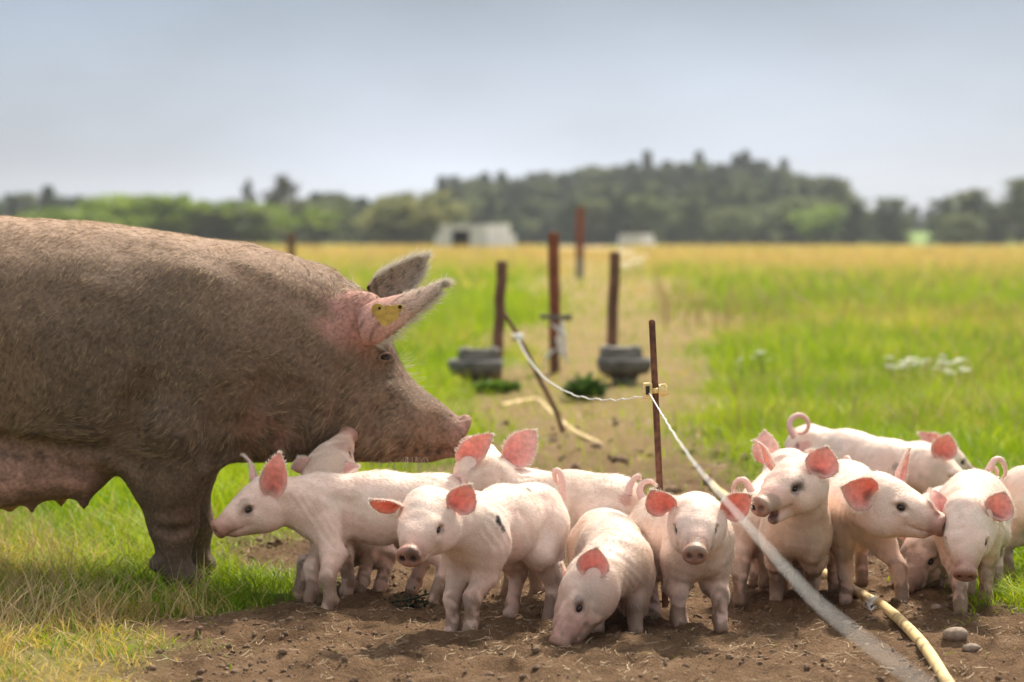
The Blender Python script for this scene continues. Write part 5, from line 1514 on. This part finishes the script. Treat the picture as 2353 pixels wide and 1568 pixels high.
# wilted dark plant lying by the piglets' feet
x, y = on_ground(968, 1386)
wp = link('wilted_plant', None, None, (x, y, float(ground_z(x, y))), label='heap of wilted dark leaves on the earth between the two front-left piglets', cat='plant')
M['wilt'] = noise_mat('wilted_leaf', (.012, .016, .008), (.09, .10, .045), scale=60, rough=.45, lo=.4, hi=.7)
r = np.random.default_rng(21)
MB().tube(resample([(-.07, 0, .012), (-.02, -.01, .022), (.03, 0, .034), (.075, .01, .02)], 16), np.linspace(.003, .0022, 16), 7).build('stem', M['wilt'], wp)
MB().tube(resample([(-.02, -.01, .0), (-.03, -.015, .02), (-.028, -.01, .042)], 10), .002, 7).build('stem', M['wilt'], wp)
for i in range(150):
    p = np.array([r.normal(0, .042), r.normal(0, .022), abs(r.normal(0, .012)) + .002]); a = r.random() * 6.283; l = .010 + .016 * r.random(); w_ = l * .22
    d = np.array([math.cos(a), math.sin(a), r.normal(.1, .5)]); d = unit(d); s = unit(np.cross(d, [0, 0, 1])) * w_
    V = [p, p + d * l * .5 + s + [0, 0, .003], p + d * l, p + d * l * .5 - s + [0, 0, .003], p + d * l * .5 + [0, 0, -.001]]
    MB().add(V, [(0, 1, 4), (1, 2, 4), (2, 3, 4), (3, 0, 4)]).build('leaf', M['wilt'], wp)

# weed tuft by the posts and white flower heads in the meadow
def tuft(u, v, wpx, hpx, label, c1, c2, n=420):
    x0, y0 = on_ground(u, v); r = np.random.default_rng(int(u)); wm = wpx / FPX * y0; hm = hpx / FPX * y0
    V = []; F = []; C = []
    for i in range(n):
        a = r.random() * 6.283; q_ = math.sqrt(r.random()); px, py = math.cos(a) * q_ * wm * .45, math.sin(a) * q_ * wm * .35
        hh = hm * (.45 + .6 * r.random()) * (1.05 - .6 * q_ * q_); l = .035 * (.6 + r.random()); d = unit([math.cos(a), math.sin(a), .5 + r.random()])
        s = unit(np.cross(d, [0, 0, 1])) * l * .35; p = np.array([px, py, hh * r.random() ** .5]); k = len(V)
        V += [p, p + d * l * .5 + s, p + d * l, p + d * l * .5 - s]; F += [(k, k + 1, k + 2), (k, k + 2, k + 3)]
        t = r.random(); C += [np.array(c1) * (1 - t) + np.array(c2) * t] * 4
    rt = link('weed_clump', None, None, (x0, y0, 0), label=label, cat='plant')
    link('leaves', mesh_arrays('weed_leaves', np.array(V), np.array(F), np.array(C), M['leaf']), rt)
    mb = MB()
    for i in range(14):
        a = r.random() * 6.283; e_ = np.array([math.cos(a) * wm * .3, math.sin(a) * wm * .25, hm * .8]); mb.tube(resample([(0, 0, 0), e_ * .5 + [0, 0, .02], e_], 4), .004, 5)
    mb.build('stems', M['wilt'], rt)
tuft(1343, 925, 105, 62, 'dark green leafy weed clump between the two troughs', (.03, .075, .012), (.09, .16, .025))
tuft(1140, 905, 120, 26, 'low green weed clump under the left trough', (.05, .12, .012), (.13, .22, .025))
FV, FF = IV, IF
def flower(u, v, Y, r0, label, group):
    p = at(u, v, Y); rt = link('white_flower', None, None, (p[0], Y, 0), label=label, cat='flower', group=group)
    rr_ = random.Random(int(u * 7 + v)); h = float(p[2])
    MB().tube([(0, 0, 0), (0.01, 0, h * .6), (0, 0, h)], [.003, .0025, .002], 5).build('stem', M['wilt'], rt)
    mb = MB()
    for i in range(9):
        a = rr_.random() * 6.283; q_ = rr_.random() ** .5 * r0
        c = np.array([math.cos(a) * q_, math.sin(a) * q_, h + rr_.uniform(-.3, .3) * r0 * .5]); n = 5; V = [c + [0, 0, .004]]
        for j in range(n * 2):
            b_ = j * math.pi / n; k_ = r0 * (.5 if j % 2 == 0 else .22); V.append(c + [math.cos(b_) * k_, math.sin(b_) * k_ * .8, rr_.uniform(-.2, .3) * k_])
        mb.add(V, [(0, 1 + j, 1 + (j + 1) % (2 * n)) for j in range(2 * n)])
    mb.build('flower_head', M['flower'], rt)
for i in range(26):
    flower(random.uniform(2040, 2235), random.gauss(842, 10), random.uniform(13.0, 14.4), random.uniform(.020, .038), 'white flower head in the patch of blooms right of centre in the meadow', 'white blooms in the right-hand meadow')
for i in range(7):
    flower(random.uniform(1690, 1780), random.gauss(825, 12), random.uniform(13.4, 14.8), random.uniform(.012, .020), 'white flower head among the grass nearer the trodden path', 'white blooms near the path')
for i in range(12):
    flower(random.uniform(1430, 1480), random.gauss(592, 12), random.uniform(48, 56), random.uniform(.09, .15), 'tall white umbel right of the far rust-red post', 'white umbels by the far post')
